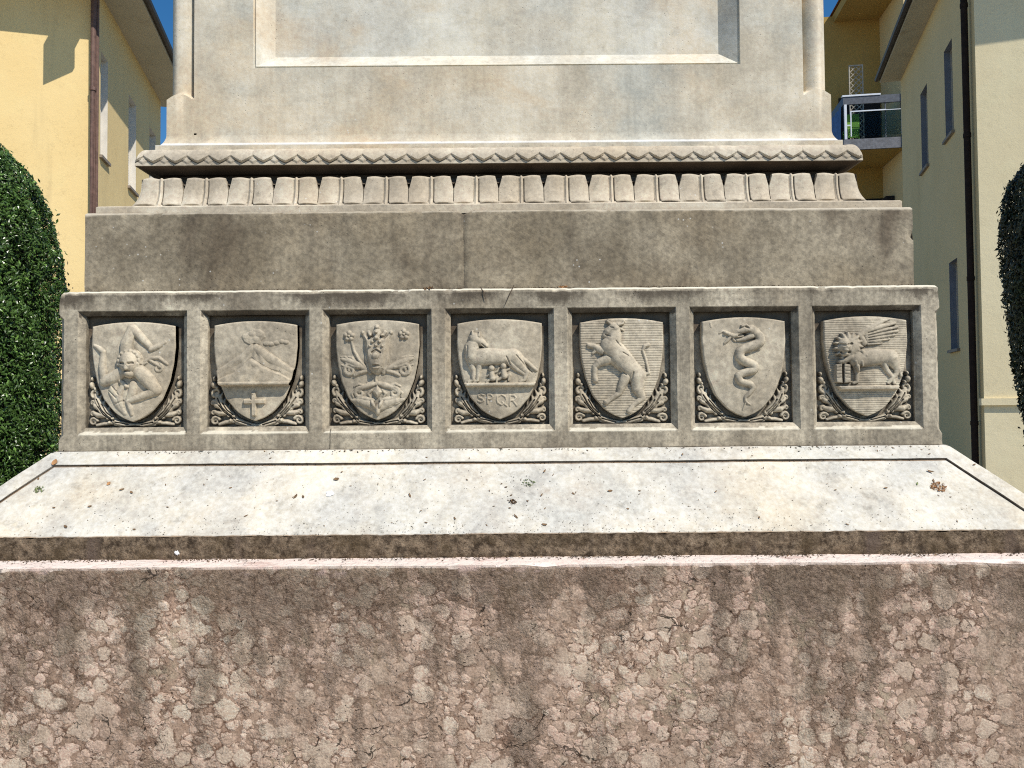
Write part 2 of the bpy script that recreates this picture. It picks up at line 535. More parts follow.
GS, GW, GD = .050, .0105, .0065
ox = .0614
mb = MB()
st = .011
def hx(s): return X0 + KX * s
def gx(s): return hx(s) - ox
def ix(s): return hx(s) - ox - GW * 1.25
mb.patch(sp(-hx(0), 0), sp(hx(0), 0), sp(hx(GS), GS), sp(-hx(GS), GS), st)
g2 = GS + GW
for sg in (-1, 1):
    A = [(sp(sg * hx(GS), GS), sp(sg * gx(GS), GS), sp(sg * gx(SL), SL), sp(sg * hx(SL), SL))]
    A.append((sp(sg * gx(GS), GS), sp(sg * gx(GS), GS, -GD), sp(sg * gx(SL), SL, -GD), sp(sg * gx(SL), SL)))
    A.append((sp(sg * gx(GS), GS, -GD), sp(sg * ix(g2), g2, -GD), sp(sg * ix(SL), SL, -GD), sp(sg * gx(SL), SL, -GD)))
    A.append((sp(sg * ix(g2), g2, -GD), sp(sg * ix(g2), g2), sp(sg * ix(SL), SL), sp(sg * ix(SL), SL, -GD)))
    for a in A: mb.patch(*(a if sg < 0 else a[::-1]), st)
mb.patch(sp(-gx(GS), GS), sp(gx(GS), GS), sp(gx(GS), GS, -GD), sp(-gx(GS), GS, -GD), st)
mb.patch(sp(-gx(GS), GS, -GD), sp(gx(GS), GS, -GD), sp(ix(g2), g2, -GD), sp(-ix(g2), g2, -GD), st)
mb.patch(sp(-ix(g2), g2, -GD), sp(ix(g2), g2, -GD), sp(ix(g2), g2), sp(-ix(g2), g2), st)
mb.patch(sp(-ix(g2), g2), sp(ix(g2), g2), sp(ix(SL), SL), sp(-ix(SL), SL), st)
H1b = HW + T1
ring(mb, [(H1b, 1.2582), (HW + T0, 1.4716)], .05, front=False)
ring(mb, [(HW + T0, 1.4716), (HW - .05, 1.4718)], .02)


def slope_wear(q):
    k = max(0.0, 1 - abs(q.y + T1) / .02)
    return Vector((0, 1, .0)) * (.006 * k * max(0.0, mn.noise(Vector((q.x * 16, 0, 0))) + .4 * mn.noise(Vector((q.x * 60, 1, 0)))))


me = mb.mesh('sloped_base', .0012, 7, slope_wear)


def slope_grime(v):
    g = 0.0
    s = (v - S0).dot(SD)
    if (v - S0).dot(SN) < -.003: g = .8
    if s > SL - .004: g = max(g, .8)
    if s < .004: g = max(g, .35)
    x = v.x
    g += .30 * max(0, mn.noise(Vector((x * 5, s * 14, 3)))) * (s > g2)
    for (cx, cs, r) in ((-1.2, .035, .03), (.1, .11, .06), (.13, .16, .05)):
        g += .25 * max(0, 1 - math.hypot(x - cx, s - cs) / r)
    return g


grime_light(me, slope_grime)
base = obj('sloped_base', me, M['slope'], mon, True)
mb = MB()
ring(mb, [(H1b - .003, ZP1 - .004), (H1b, ZP1 + .004), (H1b, 1.2582)], .007)
me = mb.mesh('mossy_edge', .0042, 42)
obj('mossy_edge', me, M['crust'], base, True)

# ---- frieze block with seven sunk panels
PITCHX = .3630
PXC = [(k - 3) * PITCHX for k in range(7)]
OW, OZ0, OZ1 = .1625, zat(431.5, 0), zat(307.9, 0)
IW, IZ0, IZ1 = .1462, zat(424.6, .012), OZ1 - .014
BEV, DEP = .016, .031
CH, CZ0, CZ1 = .014, zat(437, 0), zat(311, 0)
mb = MB()
st = .0065
xs = [-HW + CH] + [x for c in PXC for x in (c - OW, c + OW)] + [HW - CH]
zs = [ZF0, CZ0, OZ0, CZ1, OZ1, ZF1]
zs = sorted([ZF0, OZ0, OZ1, ZF1])
for i in range(len(xs) - 1):
    for j in range(3):
        if j == 1 and i % 2 == 1: continue
        mb.patch((xs[i], 0, zs[j]), (xs[i + 1], 0, zs[j]), (xs[i + 1], 0, zs[j + 1]), (xs[i], 0, zs[j + 1]), st)
for c in PXC:
    o = [(c - OW, 0, OZ0), (c + OW, 0, OZ0), (c + OW, 0, OZ1), (c - OW, 0, OZ1)]
    n = [(c - IW, BEV, IZ0), (c + IW, BEV, IZ0), (c + IW, BEV, IZ1), (c - IW, BEV, IZ1)]
    bk = [(p[0], DEP, p[2]) for p in n]
    for a in range(4):
        b = (a + 1) % 4
        mb.patch(o[a], o[b], n[b], n[a], st)
        mb.patch(n[a], n[b], bk[b], bk[a], st)
# corners: square at top and foot, chamfered between
for sg in (-1, 1):
    e = lambda x, y, z: (sg * x, y, z)
    f = HW - CH
    for z0, z1 in ((ZF0, CZ0), (CZ1, ZF1)):
        mb.patch(e(f, 0, z0), e(HW, 0, z0), e(HW, 0, z1), e(f, 0, z1), .02)
        mb.patch(e(HW, 0, z0), e(HW, CH, z0), e(HW, CH, z1), e(HW, 0, z1), .02)
    mb.patch(e(f, 0, CZ0 + CH), e(HW, CH, CZ0 + CH), e(HW, CH, CZ1 - CH), e(f, 0, CZ1 - CH), .02)
    for zc, zz in ((CZ0, CZ0 + CH), (CZ1, CZ1 - CH)):
        mb.face([e(f, 0, zc), e(HW, 0, zc), e(f, 0, zz)])
        mb.face([e(HW, 0, zc), e(HW, CH, zc), e(HW, CH, zz)])
        mb.face([e(HW, 0, zc), e(HW, CH, zz), e(f, 0, zz)])
    mb.patch(e(HW, CH, ZF0), e(HW, 2 * HW, ZF0), e(HW, 2 * HW, ZF1), e(HW, CH, ZF1), .08)
mb.patch((-HW, 2 * HW, ZF0), (HW, 2 * HW, ZF0), (HW, 2 * HW, ZF1), (-HW, 2 * HW, ZF1), .2)
ring(mb, [(HW, ZF1), (HW - .006, ZF1 + .007), (HD - .02, ZF1 + .009)], .0065)


def frieze_wear(q):
    d = Vector((0, 0, 0))
    k = max(0.0, 1 - abs(q.z - ZF1 - .003) / .02) * max(0.0, 1 - abs(q.y) / .02)
    if k > 0:
        n = mn.noise(Vector((q.x * 12, 2, q.z * 20))) + .6 * mn.noise(Vector((q.x * 45, 5, q.z * 40)))
        d += Vector((0, 1, -1)) * (.0075 * k * max(0, n - .1))
    ex = max(0.0, 1 - (HW - abs(q.x)) / .03) * max(0.0, 1 - abs(q.y) / .03)
    if ex > 0:
        d += Vector((-.5 * math.copysign(1, q.x), .6, 0)) * (.008 * ex * max(0, mn.noise(Vector((q.x, 1, q.z * 25)))))
        kz = max(0.0, 1 - (ZF1 - q.z) / .03) if q.z < ZF1 + .02 else 0
        d += Vector((-.6 * math.copysign(1, q.x), .4, -.6)) * (.003 * ex * kz)
    return d


me = mb.mesh('shield_frieze', .0009, 10, frieze_wear)


def frieze_grime_light(v):
    g = 0.0
    if v.z > OZ1: g += (.38 + .74 * (v.z - OZ1) / (ZF1 - OZ1)) * (.75 + .9 * mn.noise(Vector((v.x * 6, 0, v.z * 4))))
    if v.z > ZF1 + .001: g = .5 if v.y > .03 else -.9 + .9 * max(0, mn.noise(Vector((v.x * 9, 2, 0))))  # top bevel painted pale as if sunlit
    elif v.z > ZF1 - .006: g = .25
    if v.z > OZ1 - .02 and v.y > .002 and v.z < OZ1: g += .75  # shade under the panel heads painted in
    if v.z < OZ0: g += .30 * max(0, mn.noise(Vector((v.x * 5, 7, v.z * 14)))) + .16 * max(0, 1 - (v.z - ZF0) / .025)
    if v.z < OZ0 + .008 and v.z >= OZ0 - .001 and v.y > -.003 and any(abs(v.x - c) < OW - .004 for c in PXC): g = -.55  # lower bevels painted pale like sunlit edges
    g += .20 * max(0, mn.noise(Vector((v.x * 11, 9, v.z * 2.5))))
    return g


grime_light(me, frieze_grime_light)
frieze = obj('shield_frieze', me, M['frieze'], mon, True)

# ------------------------------------------------------------------ carved reliefs, drawn as height fields
ZS = 4.514                                       # drawing units per photo pixel
U = 1 / (ZS * 337.0)                             # one drawing unit in metres


class Relief:
    def __init__(s, X, Yy):
        s.X, s.Y = X, Yy
        s.h = np.zeros_like(X)
        s.g = np.zeros(X.shape, int)
        s.names = ['']
        s.cut = np.zeros_like(X)
        s.tk = 1.0

    def gid(s, name):
        if name not in s.names: s.names.append(name)
        return s.names.index(name)

    def _put(s, h, name):
        w = h > s.h
        s.h = np.where(w, h, s.h)
        s.g = np.where(w & (h > .8), s.gid(name), s.g)

    def S(s, pts, name, k=.5, flat=None, base=0.0):
        """tapered rounded stroke through (x, y, radius) points"""
        for (x0, y0, r0), (x1, y1, r1) in zip(pts[:-1], pts[1:]):
            r0, r1 = r0 * s.tk, r1 * s.tk
            dx, dy = x1 - x0, y1 - y0
            L2 = dx * dx + dy * dy + 1e-9
            t = np.clip(((s.X - x0) * dx + (s.Y - y0) * dy) / L2, 0, 1)
            d = np.hypot(s.X - x0 - t * dx, s.Y - y0 - t * dy)
            r = r0 + (r1 - r0) * t
            q = np.clip(1 - (d / r) ** 2, 0, 1)
            h = np.sqrt(q) * r * k
            if flat: h = np.minimum(h, flat)
            s._put(np.where(q > 0, h + base, 0), name)

    def E(s, x, y, rx, ry, name, h, rot=0.0, base=0.0):
        c, sn = math.cos(R(rot)), math.sin(R(rot))
        u = (s.X - x) * c + (s.Y - y) * sn
        v = -(s.X - x) * sn + (s.Y - y) * c
        q = np.clip(1 - (u / rx) ** 2 - (v / ry) ** 2, 0, 1)
        s._put(np.where(q > 0, np.sqrt(q) * h + base, 0), name)

    def poly(s, pts, name, h, bevel=6.0, base=0.0):
        inside = np.zeros(s.X.shape, bool)
        dm = np.full(s.X.shape, 1e9)
        n = len(pts)
        for i in range(n):
            (x0, y0), (x1, y1) = pts[i], pts[(i + 1) % n]
            cond = ((y0 > s.Y) != (y1 > s.Y)) & (s.X < (x1 - x0) * (s.Y - y0) / (y1 - y0 + 1e-12) + x0)
            inside ^= cond
            dx, dy = x1 - x0, y1 - y0
            t = np.clip(((s.X - x0) * dx + (s.Y - y0) * dy) / (dx * dx + dy * dy + 1e-9), 0, 1)
            dm = np.minimum(dm, np.hypot(s.X - x0 - t * dx, s.Y - y0 - t * dy))
        hh = h * np.clip(dm / bevel, 0, 1) ** .7
        s._put(np.where(inside, hh + base, 0), name)

    def C(s, pts, w, depth):
        """incised line"""
        for (x0, y0), (x1, y1) in zip(pts[:-1], pts[1:]):
            dx, dy = x1 - x0, y1 - y0
            t = np.clip(((s.X - x0) * dx + (s.Y - y0) * dy) / (dx * dx + dy * dy + 1e-9), 0, 1)
            d = np.hypot(s.X - x0 - t * dx, s.Y - y0 - t * dy)
            s.cut = np.maximum(s.cut, .6 * depth * np.clip(1 - (d / w) ** 2, 0, 1))

    def curl(s, x, y, r, name, w=7, turns=1.2, a0=0, sgn=1, k=.6):
        pts = []
        for i in range(15):
            t = i / 14
            a = R(a0) + sgn * 2 * math.pi * turns * t
            rr = r * (1 - .8 * t)
            pts.append((x + rr * math.cos(a), y + rr * math.sin(a), w * (1 - .35 * t)))
        s.S(pts, name, k)

    def hatch(s, period, depth, ymax=1e9):
        w = .5 + .5 * np.cos(2 * np.pi * s.Y / period)
        bare = (s.h < 2.0) & (s.Y < ymax)
        s.h = s.h - np.where(bare, depth * w ** 3, 0)

    def field(s):
        h = s.h - s.cut * 1.0
        p = np.pad(h, 1, mode='edge')
        b = (p[:-2, 1:-1] + p[2:, 1:-1] + p[1:-1, :-2] + p[1:-1, 2:]) / 4
        return .6 * h + .4 * b


def split_grid(P, field_id, names, mat, parent, base_obj_name, extra=None, smooth=True, labels=None, grime_light_fn=None):
    """one surface grid cut into the ground and a mesh for each raised figure; normals stay continuous over the cuts"""
    nt, ns = P.shape[:2]
    dt = np.gradient(P, axis=0)
    ds = np.gradient(P, axis=1)
    N = np.cross(ds, dt)
    N /= np.linalg.norm(N, axis=2, keepdims=True) + 1e-12
    if N[..., 1].mean() > 0: N = -N
    idx = np.arange(nt * ns).reshape(nt, ns)
    q = np.stack([idx[:-1, :-1], idx[1:, :-1], idx[1:, 1:], idx[:-1, 1:]], -1).reshape(-1, 4)
    fid = np.maximum.reduce([field_id[:-1, :-1], field_id[1:, :-1], field_id[1:, 1:], field_id[:-1, 1:]]).reshape(-1)
    flat, fn = P.reshape(-1, 3), N.reshape(-1, 3)
    made = {}
    for k in [0] + [i for i in range(1, len(names))]:
        qq = q[fid == k]
        if not len(qq): continue
        used, inv = np.unique(qq, return_inverse=True)
        v = flat[used]
        f = inv.reshape(-1, 4)
        vl = v.tolist()
        fl = f.tolist()
        nl = fn[used].tolist()
        if k == 0 and extra:
            b = len(vl)
            vl += extra[0]
            fl += [[i + b for i in e] for e in extra[1]]
            nl += extra[2]
        me = bpy.data.meshes.new(base_obj_name if k == 0 else names[k])
        me.from_pydata(vl, [], fl)
        me.update()
        if grime_light_fn: grime_light(me, grime_light_fn)
        par = parent if k == 0 else made[0]
        o = obj(base_obj_name if k == 0 else names[k].rstrip('0123456789'), me, mat, par, True)
        me.normals_split_custom_set_from_vertices(nl)
        made[k] = o
    return made


ST = [(0, 188), (.22, 190), (.40, 182), (.586, 165), (.77, 133), (.908, 82), (.97, 40), (1, 3)]


def shield_hw(t):
    xs_, ys_ = [a for a, b in ST], [b for a, b in ST]
    v = np.interp(t, xs_, ys_)
    return v


def smooth_hw(n):
    t = np.linspace(0, 1, n)
    h = shield_hw(t)
    for _ in range(26 * n // 200):
        h[1:-1] = .25 * h[:-2] + .5 * h[1:-1] + .25 * h[2:]
    return h


def make_shield(k, draw, cx, ytop, ytip, label):
    nt, ns = 250, 210
    t = np.linspace(0, 1, nt)[:, None]
    s = np.linspace(-1, 1, ns)[None, :]
    hw = smooth_hw(nt)[:, None] * (1.02 if k == 3 else 1.0)
    Xz = cx + hw * s
    top = ytop + 20 * s ** 2
    Yz = top + (ytip - top) * t + 0 * s
    rel = Relief(Xz, Yz)
    draw(rel)
    h = rel.field()
    wob = np.array([[mn.noise(Vector((Xz[i, j] * .03, Yz[i, j] * .03, k * 9.1))) for j in range(0, ns)] for i in range(0, nt)])
    h = h + wob * 1.6
    edge = np.minimum((1 - np.abs(s)) * np.maximum(hw, 1), np.minimum(t * (ytip - ytop), 1e9))
    rnd = -6 * np.clip(1 - edge / 7, 0, 1) ** 2
    pillow = 10 * (1 - np.abs(s) ** 2) * np.sin(np.pi * np.clip(t, 0, 1) ** .8) ** .5
    sc = .2971 / (ytip - ytop)
    depth = .006 - (h * 1.3 + rnd + pillow) * U
    wx = PXC[k] + (Xz - cx) * U
    wz = zat(319.4, .015) - (Yz - ytop) * sc
    P = np.stack([wx, depth, wz], -1)
    gid = np.where(rel.h > 1.2, rel.g, 0)
    # rim going back into the wall
    ev, ef, en = [], [], []
    for e, nrm in ((P[:, 0], (-1, 0, 0)), (P[:, -1], (1, 0, 0)), (P[0, :], (0, 0, 1))):
        b = len(ev)
        for p in e:
            ev += [tuple(p), (p[0], DEP + .0005, p[2])]
            en += [nrm, nrm]
        for i in range(len(e) - 1): ef.append([b + 2 * i, b + 2 * i + 1, b + 2 * i + 3, b + 2 * i + 2])
    made = split_grid(P, gid, rel.names, M['shield'], mon, 'shield', (ev, ef, en))
    tag(made[0], label)
    return made[0]


def d_triskele(r):
    n = 'three_legged_figure'
    r.S([(300, 345, 30), (300, 290, 30), (322, 218, 22)], n, .55)
    r.S([(322, 216, 20), (370, 265, 18), (410, 308, 12)], n, .6)
    r.S([(408, 312, 13), (440, 300, 11), (470, 280, 7)], n, .6)
    r.S([(285, 410, 28), (240, 440, 28), (198, 455, 24)], n, .55)
    r.S([(198, 455, 20), (188, 390, 18), (190, 325, 12)], n, .6)
    r.S([(190, 322, 13), (172, 306, 11), (150, 294, 7)], n, .6)
    r.S([(350, 405, 32), (395, 450, 32), (432, 498, 24)], n, .55)
    r.S([(432, 500, 20), (370, 525, 18), (308, 548, 12)], n, .6)
    r.S([(306, 550, 12), (316, 580, 11), (322, 606, 8)], n, .6)
    r.E(316, 372, 46, 54, n, 36)
    r.E(316, 420, 26, 24, n, 28)
    r.S([(316, 372, 5), (316, 398, 9)], n, .6, base=31)
    for a in range(150, 400, 26):
        x_, y_ = 316 + 44 * math.cos(R(a)), 362 + 42 * math.sin(R(a))
        r.S([(x_, y_, 11), (316 + 52 * math.cos(R(a + 14)), 366 + 50 * math.sin(R(a + 14)), 6)], n, .8, base=10)
    r.C([(290, 376), (304, 378)], 7, 13); r.C([(328, 378), (342, 376)], 7, 13)
    r.C([(306, 412), (327, 412)], 4, 8)
    for p in ([(275, 350, 10), (262, 385, 10), (250, 425, 7)], [(362, 352, 10), (372, 380, 9), (390, 372, 6)], [(270, 450, 11), (285, 470, 9), (305, 482, 6)]): r.S(p, n, .7)
    w = 'serpent_curl'
    r.S([(370, 372, 7), (410, 352, 8), (445, 352, 8), (480, 380, 6)], w, .7)
    r.S([(400, 360, 7), (430, 378, 8), (455, 395, 7)], w, .7)
    r.curl(440, 398, 20, w, 7, 1.1, -60)
    d = 'drapery'
    r.S([(250, 455, 16), (235, 500, 20), (258, 560, 16), (290, 600, 10)], d, .35)
    r.S([(285, 470, 12), (262, 520, 16), (275, 570, 12)], d, .45)
    r.S([(300, 480, 9), (285, 460, 8), (275, 452, 6)], d, .8)
    r.S([(330, 470, 18), (325, 510, 20), (310, 535, 14)], d, .3)
    for q in ([(222, 500), (250, 530)], [(236, 480), (262, 515)], [(245, 560), (285, 545)]): r.C(q, 5, 5)


def d_volcano(r):
    n = 'mountain'
    yr = np.interp(r.X, [120, 148, 215, 270, 300, 310, 322, 334, 347, 390, 440, 502, 540], [425, 414, 374, 340, 300, 291, 294, 290, 299, 340, 374, 410, 425])
    q = r.Y - yr
    gul = np.sin(np.arctan2(r.X - 322, np.maximum(r.Y - 270, 1)) * 17 + .02 * r.Y)
    h1 = np.where((q > 0) & (r.Y < 466), np.clip(q / 4, 0, 1) * 8 + 6 * np.clip(q / 80, 0, 1) ** .6 + 1.4 * gul * np.clip(q / 40, 0, 1), 0)
    r._put(h1, n)
    yr = np.interp(r.X, [120, 158, 200, 235, 262, 285, 312, 330, 352, 380, 400, 440, 484, 520], [470, 452, 432, 424, 404, 386, 358, 372, 388, 398, 414, 424, 450, 468])
    q = r.Y - yr
    h2 = np.where((q > 0) & (r.Y < 466), 14 + np.clip(q / 4, 0, 1) * 5 + 3 * np.clip(q / 50, 0, 1) ** .6 + 1.6 * np.sin(r.X * .11 + .05 * r.Y) * np.clip(q / 30, 0, 1), 0)
    r._put(h2, n)
    r.S([(148, 424, 12), (215, 388, 18), (270, 354, 20), (312, 312, 20)], n, .30, base=7)
    r.S([(330, 310, 20), (388, 354, 22), (440, 388, 18), (498, 420, 12)], n, .30, base=7)
    r.S([(170, 458, 10), (235, 436, 15), (285, 402, 18), (314, 374, 16), (350, 402, 18), (400, 426, 15), (470, 456, 9)], n, .30, base=16)
    r.C([(235, 420), (262, 400), (285, 382), (312, 354), (330, 368), (352, 384), (400, 410), (440, 420)], 6, 3)
    c = 'smoke_plume'
    r.poly([(303, 296), (275, 280), (262, 256), (280, 238), (305, 232), (318, 220), (345, 222), (366, 236), (372, 258), (352, 276), (346, 294), (322, 288)], c, 3.2, 5)
    for q in ((282, 254, 17), (312, 242, 18), (345, 244, 19), (330, 266, 16)): r.E(q[0], q[1], q[2], q[2] * .8, c, 3, base=2)
    for q in ((376, 288, 13), (398, 290, 12), (420, 284, 13), (442, 278, 12), (464, 282, 11)): r.E(q[0], q[1], q[2] * 1.25, q[2] * .8, c, 4)
    r.poly([(154, 461), (496, 461), (486, 480), (166, 480)], 'ledge', 27, 4)
    k = 'cross'
    r.poly([(309, 508), (331, 508), (331, 618), (309, 618)], k, 9, 3)
    r.poly([(272, 541), (370, 541), (370, 563), (272, 563)], k, 9, 3)


def d_flower(r):
    n = 'flower_crest'
    r.tk = 1.08
    for sg in (-1, 1):
        x = lambda a: 320 + sg * a
        r.S([(x(30), 420, 9), (x(44), 360, 10), (x(42), 300, 9), (x(50), 262, 8), (x(64), 236, 7)], n, .7)
        r.S([(x(10), 300, 8), (x(22), 262, 10), (x(36), 236, 8)], n, .7)
        r.S([(x(40), 405, 10), (x(85), 385, 15), (x(125), 366, 13), (x(158), 356, 7)], n, .55)
        r.S([(x(80), 392, 11), (x(110), 388, 9), (x(140), 372, 6)], n, .75)
        r.curl(x(122), 408, 30, n, 9, 1.25, -90 if sg > 0 else -90, sg, .65)
        r.S([(x(48), 412, 9), (x(78), 420, 9), (x(100), 432, 7)], n, .7)
        # foot scrolls
        r.S([(x(8), 470, 9), (x(35), 478, 12), (x(70), 488, 10), (x(100), 510, 8)], n, .6)
        r.curl(x(78), 512, 26, n, 9, 1.2, -120 if sg > 0 else -60, sg, .65)
        r.S([(x(0), 590, 14), (x(40), 562, 18), (x(85), 548, 13), (x(118), 545, 6)], n, .5)
        r.S([(x(18), 545, 9), (x(50), 540, 10), (x(90), 532, 7)], n, .6)
        r.E(x(16), 565, 9, 22, n, 12, 25 * sg, 5)
    r.poly([(262, 246), (288, 262), (320, 240), (352, 262), (378, 246), (368, 330), (356, 405), (320, 432), (284, 405), (272, 330)], n, 17, 12)
    r.E(320, 360, 40, 70, n, 27)
    r.E(320, 250, 20, 32, n, 16)
    r.E(320, 212, 10, 12, n, 12)
    for (a, b, q) in ((0, 262, 9), (-16, 280, 7), (16, 280, 7), (0, 296, 8), (-28, 300, 6), (28, 300, 6), (0, 236, 7), (-26, 250, 6), (26, 250, 6)): r.E(320 + a, b, q, q, n, q * 1.2, base=17)
    r.E(320, 346, 17, 14, n, 8, base=24); r.E(320, 390, 17, 16, n, 8, base=22)
    r.C([(303, 330), (320, 318), (337, 330)], 7, 13); r.C([(310, 390), (330, 390)], 8, 14)
    r.poly([(322, 474), (346, 508), (322, 540), (298, 508)], n, 12, 12)
    r.S([(320, 420, 7), (314, 450, 6), (320, 474, 6)], n, .7)
    r.E(322, 590, 13, 26, n, 14)
    for sg in (-1, 1):
        x = lambda a: 320 + sg * a
        for q in ([(95, 372, 6), (112, 352, 6), (132, 346, 3)], [(125, 362, 6), (146, 346, 5), (164, 346, 3)], [(100, 398, 6), (138, 392, 6), (160, 384, 4)], [(128, 420, 5), (150, 408, 5), (158, 396, 3)],
                  [(60, 480, 6), (82, 472, 6), (104, 482, 4)], [(96, 500, 6), (114, 514, 5), (108, 530, 4)], [(60, 552, 7), (84, 562, 6), (100, 556, 4)], [(30, 560, 6), (52, 574, 6), (66, 572, 4)], [(24, 500, 6), (40, 516, 6), (30, 530, 4)]):
            r.S([(x(a), b_, c_) for a, b_, c_ in q], n, .75)
        r.E(x(64), 238, 8, 9, n, 9)
    b = 'blossom'
    for bx, by in ((194, 252), (442, 246)):
        for a in range(5): r.E(bx + 15 * math.cos(R(72 * a - 90)), by + 15 * math.sin(R(72 * a - 90)), 11, 11, b, 9)
        r.E(bx, by, 7, 7, b, 11)
    r.S([(204, 272, 5), (216, 320, 6), (240, 362, 7), (276, 404, 8)], b, .8)


def letter(r, ch, x, y, w, h, n):
    q = 3.6
    T = lambda pts: r.S([(x + a * w, y + b * h, q) for a, b in pts], n, .9, flat=2.6)
    if ch == 'S': T([(.95, .15), (.5, 0), (.08, .2), (.25, .45), (.75, .58), (.92, .8), (.5, 1), (.05, .85)])
    if ch == 'P': T([(.1, 1), (.1, 0), (.65, 0), (.95, .25), (.65, .52), (.1, .52)])
    if ch == 'Q':
        T([(.5, 0), (.1, .22), (.02, .5), (.12, .8), (.5, 1), (.88, .8), (.98, .5), (.9, .22), (.5, 0)])
        T([(.6, .75), (1.05, 1.12)])
    if ch == 'R':
        T([(.1, 1), (.1, 0), (.65, 0), (.95, .25), (.65, .5), (.1, .5)])
        T([(.5, .5), (1, 1)])


def d_wolf(r):
    n = 'wolf'
    r.S([(215, 350, 42), (290, 350, 38), (345, 352, 34), (385, 350, 36)], n, .5)
    r.S([(205, 345, 38), (200, 310, 34), (212, 275, 26)], n, .6)
    r.S([(212, 268, 28), (240, 284, 20), (262, 300, 12)], n, .7)
    r.S([(205, 252, 9), (202, 234, 5)], n, .9, base=8); r.S([(232, 256, 9), (236, 240, 5)], n, .9, base=8)
    r.S([(196, 370, 20), (206, 415, 13), (206, 455, 9), (185, 464, 8)], n, .7)
    r.S([(232, 375, 18), (228, 420, 12), (224, 456, 9), (208, 464, 7)], n, .7)
    r.S([(395, 355, 34), (425, 395, 20), (448, 420, 12), (436, 456, 9), (418, 464, 8)], n, .6)
    r.S([(372, 370, 24), (402, 402, 15), (432, 425, 10)], n, .6)
    r.S([(398, 332, 9), (440, 368, 10), (490, 412, 7)], n, .7)
    for q in ([(180, 300), (178, 350), (192, 385)], [(225, 318), (245, 305)], [(355, 350), (372, 385)], [(245, 292), (262, 306)], [(400, 345), (440, 392), (470, 420)]): r.C(q, 4, 6)
    for cx_, cy_ in ((288, 402), (342, 392)):
        c = 'twin_child'
        r.E(cx_, cy_, 15, 16, c, 15)
        r.S([(cx_, cy_ + 20, 13), (cx_ + 4, cy_ + 46, 16)], c, .8)
        r.S([(cx_ + 6, cy_ + 46, 10), (cx_ + 26, cy_ + 40, 8), (cx_ + 22, cy_ + 64, 6)], c, .9)
        r.S([(cx_ - 6, cy_ + 50, 9), (cx_ - 22, cy_ + 62, 7)], c, .9)
        r.S([(cx_ + 4, cy_ + 22, 7), (cx_ + 24, cy_ + 14, 6), (cx_ + 34, cy_ - 2, 5)], c, .9)
        r.S([(cx_ - 8, cy_ + 24, 6), (cx_ - 20, cy_ + 36, 5)], c, .9)
    r.poly([(158, 466), (490, 466), (482, 484), (170, 484)], 'ledge', 17, 4)
    for i, (ch, x, y, w, h) in enumerate((('S', 224, 516, 30, 38), ('P', 266, 518, 28, 42), ('Q', 310, 520, 44, 46), ('R', 366, 524, 34, 46))): letter(r, ch, x, y, w, h, 'lettering')


def d_bull(r):
    n = 'rampant_bull'
    r.S([(262, 300, 46), (300, 345, 50), (345, 395, 42), (385, 435, 38)], n, .5)
    r.S([(265, 300, 42), (280, 255, 34), (278, 225, 30)], n, .55)
    r.S([(278, 216, 28), (256, 232, 22), (240, 250, 15)], n, .65)
    r.S([(262, 196, 8), (250, 184, 6), (256, 174, 4)], n, .9, base=6); r.S([(298, 200, 9), (318, 196, 6), (326, 184, 4)], n, .9, base=6)
    r.S([(305, 218, 8), (322, 226, 5)], n, .9)
    r.S([(225, 320, 20), (190, 300, 14), (165, 294, 10)], n, .7); r.S([(192, 300, 10), (192, 322, 9), (184, 330, 7)], n, .8)
    r.S([(250, 358, 26), (212, 374, 19), (192, 392, 13), (190, 440, 11), (194, 456, 12)], n, .65)
    r.S([(380, 440, 38), (384, 495, 27), (405, 538, 15), (362, 572, 10), (345, 598, 13)], n, .55)
    r.S([(330, 440, 26), (308, 490, 19), (300, 515, 13), (258, 545, 10), (242, 556, 13)], n, .6)
    r.S([(405, 432, 8), (434, 424, 7), (424, 370, 6), (408, 318, 6), (418, 298, 9), (434, 294, 9)], n, .8)
    for q in ([(240, 246), (258, 254)], [(262, 212), (274, 216)], [(230, 330), (262, 350)], [(300, 400), (330, 432)], [(362, 420), (350, 470)], [(305, 300), (285, 275)], [(340, 345), (315, 330)]): r.C(q, 4, 6)
    r.hatch(11.5, 1.5)


